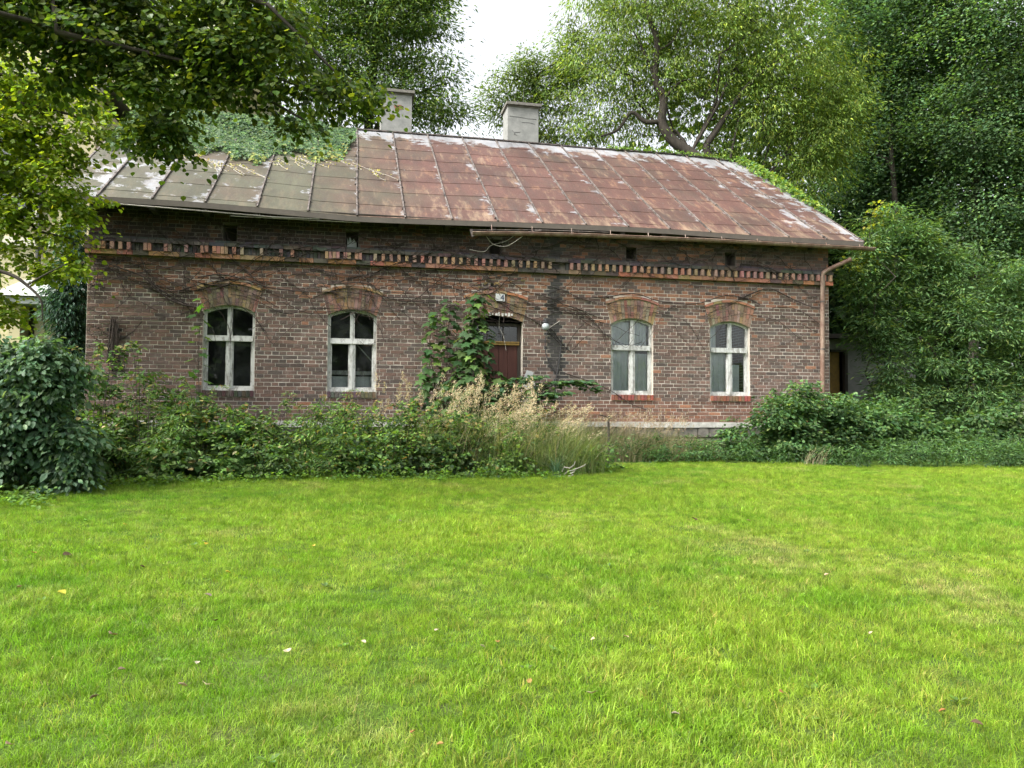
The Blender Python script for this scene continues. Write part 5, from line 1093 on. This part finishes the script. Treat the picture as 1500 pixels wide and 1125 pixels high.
ng.links.new(na('pick', 'INT'), ip.inputs['Instance Index']); ng.links.new(na('turn', 'FLOAT_VECTOR'), ip.inputs['Rotation']); ng.links.new(na('size', 'FLOAT'), ip.inputs['Scale']); ng.links.new(ip.outputs[0], go.inputs[0])
lo.modifiers.new('scatter', 'NODES').node_group = ng
# broad-leaved weeds in the lawn
lb = LB(); bl = [(R.uniform(-1, 14), R.uniform(-12.3, -3.6)) for _ in range(80)]
for x, y in bl:
    m_ = R.randint(5, 10); an = rng.uniform(0, 6.28, m_); g = float(gz(x, y)); Dd = np.stack([np.cos(an), np.sin(an), rng.uniform(.2, .7, m_)], 1)
    lb.leaves(np.tile((x, y, g+.015), (m_, 1))+Dd*.01, Dd, np.tile((0, 0, 1.), (m_, 1)), rng.uniform(.02, .045, m_), 'oval', colours(m_, [(.10, .20, .03), (.13, .24, .035), (.10, .17, .05)]))
lb.build('lawn_weeds', M['leaf'], kind='stuff', label='small broad-leaved weeds scattered through the lawn', cat='weeds')

# ================================================================ FALLEN LEAVES (each one a thing)
FL = [('pale cream', (.42, .35, .24)), ('yellow', (.42, .33, .05)), ('orange-brown', (.30, .17, .06)), ('brown', (.12, .07, .045)), ('grey-brown', (.22, .18, .14))]
def leaf_mesh(c, s):
    u = []; F = []; T = [(0, 0, 0), (.32, .15, .05), (.5, .5, .14), (.3, .85, .1), (0, 1.12, .02), (-.3, .85, .12), (-.5, .5, .17), (-.32, .15, .07), (0, .5, -.02)]
    V = [(x*s*R.uniform(.85, 1.15), (y-.5)*s, z*s*1.3) for x, y, z in T]
    V += [(v[0], v[1], v[2]-.0015) for v in V]; n = 8
    F = [(i, (i+1) % n, 8) for i in range(n)]+[((i+1) % n+9, i+9, 17) for i in range(n)]+[(i, i+9, (i+1) % n+9, (i+1) % n) for i in range(n)]
    mb = MB(); mb.add(V, F, c); return mb
LV = [(3.36, -10.28, 0.074, 0, 'the big one in the left foreground'), (2.75, -9.27, 0.066, 1, 'left side beside a bare dark spot'), (3.79, -8.85, 0.055, 1, 'left of centre, yellow and round'), (3.41, -7.64, 0.058, 0, 'left, beside a small yellow leaf'), (3.44, -7.74, 0.05, 1, 'left, touching a pale leaf'), (2.41, -9.07, 0.044, 0, 'small and white near the left edge'), (1.99, -8.23, 0.057, 0, 'at the left edge, upper one'), (2.1, -7.96, 0.051, 2, 'near the left edge, upper'), (2.39, -8.07, 0.085, 3, 'left, curled and dark'), (2.49, -6.74, 0.058, 1, 'left, near the thicket'), (2.12, -1.88, 0.089, 0, 'at the thicket foot, left'), (3.35, -11.65, 0.046, 0, 'in the bottom left corner'), (3.93, -10.84, 0.035, 0, 'left foreground, narrow'), (3.92, -11.14, 0.053, 0, 'left foreground below a narrow one'), (4.03, -11.15, 0.065, 0, 'left foreground, long and thin'), (3.57, -10.87, 0.048, 4, 'left foreground, pinkish'), (3.54, -11.21, 0.049, 4, 'lower left, dull'), (4.38, -10.74, 0.057, 0, 'lower left of centre, lying flat'), (4.4, -7.95, 0.041, 1, 'centre left, tiny'), (3.76, -9.51, 0.055, 4, 'left of centre beside a bare spot'), (3.9, -10.11, 0.05, 3, 'left of centre, dark and curled'), (3.11, -8.58, 0.052, 3, 'left, small dark red-brown'), (5.24, -10.5, 0.041, 0, 'lower centre, standing on edge'), (5.47, -10.82, 0.039, 0, 'lower centre, half in a hollow'), (5.57, -10.75, 0.035, 2, 'lower centre, upright'), (5.89, -11.54, 0.061, 0, 'the big one right of the bottom centre'), (6.36, -10.76, 0.037, 0, 'right of centre, small white'), (6.14, -10.78, 0.035, 0, 'centre, tiny white'), (6.21, -11.82, 0.044, 4, 'bottom right of centre, crumpled'), (9.05, -7.37, 0.059, 0, 'upper right, small white'), (8.5, -9.61, 0.051, 0, 'right side, white in bright grass'), (7.5, -11.99, 0.038, 2, 'lower right corner area'), (7.56, -12.14, 0.058, 3, 'bottom right, brown scrap'), (7.92, -10.92, 0.036, 0, 'right, in the dry patch'), (6.85, -11.66, 0.035, 2, 'lower right, tiny'), (4.99, -11.82, 0.035, 2, 'bottom centre, flat'), (5.09, -11.95, 0.035, 2, 'bottom centre, reddish beside the other'), (5.62, -11.35, 0.035, 2, 'lower centre, tiny'), (4.8, -10.65, 0.036, 0, 'lower centre left, small'), (5.25, -6.86, 0.047, 4, 'centre near the thicket'), (8.46, -7.26, 0.083, 3, 'right of centre, dark clump')]
for (x, y, s, ci_, lab) in LV:
    nm, c = FL[ci_]; mb = leaf_mesh(jit(c, .12), s*.82); me = meshdata('fallen_leaf', np.concatenate(mb.V), [np.array(g) for g in mb.G.values()], M['leaf_dry'], np.concatenate(mb.C))
    obj('fallen_leaf', me, None, (x, y, float(gz(x, y))+.043), (R.uniform(-.5, .5), R.uniform(-.4, .4), R.uniform(0, 6.28)), None, nm+' fallen leaf on the lawn, '+lab, 'leaf', 'fallen leaves on the lawn')
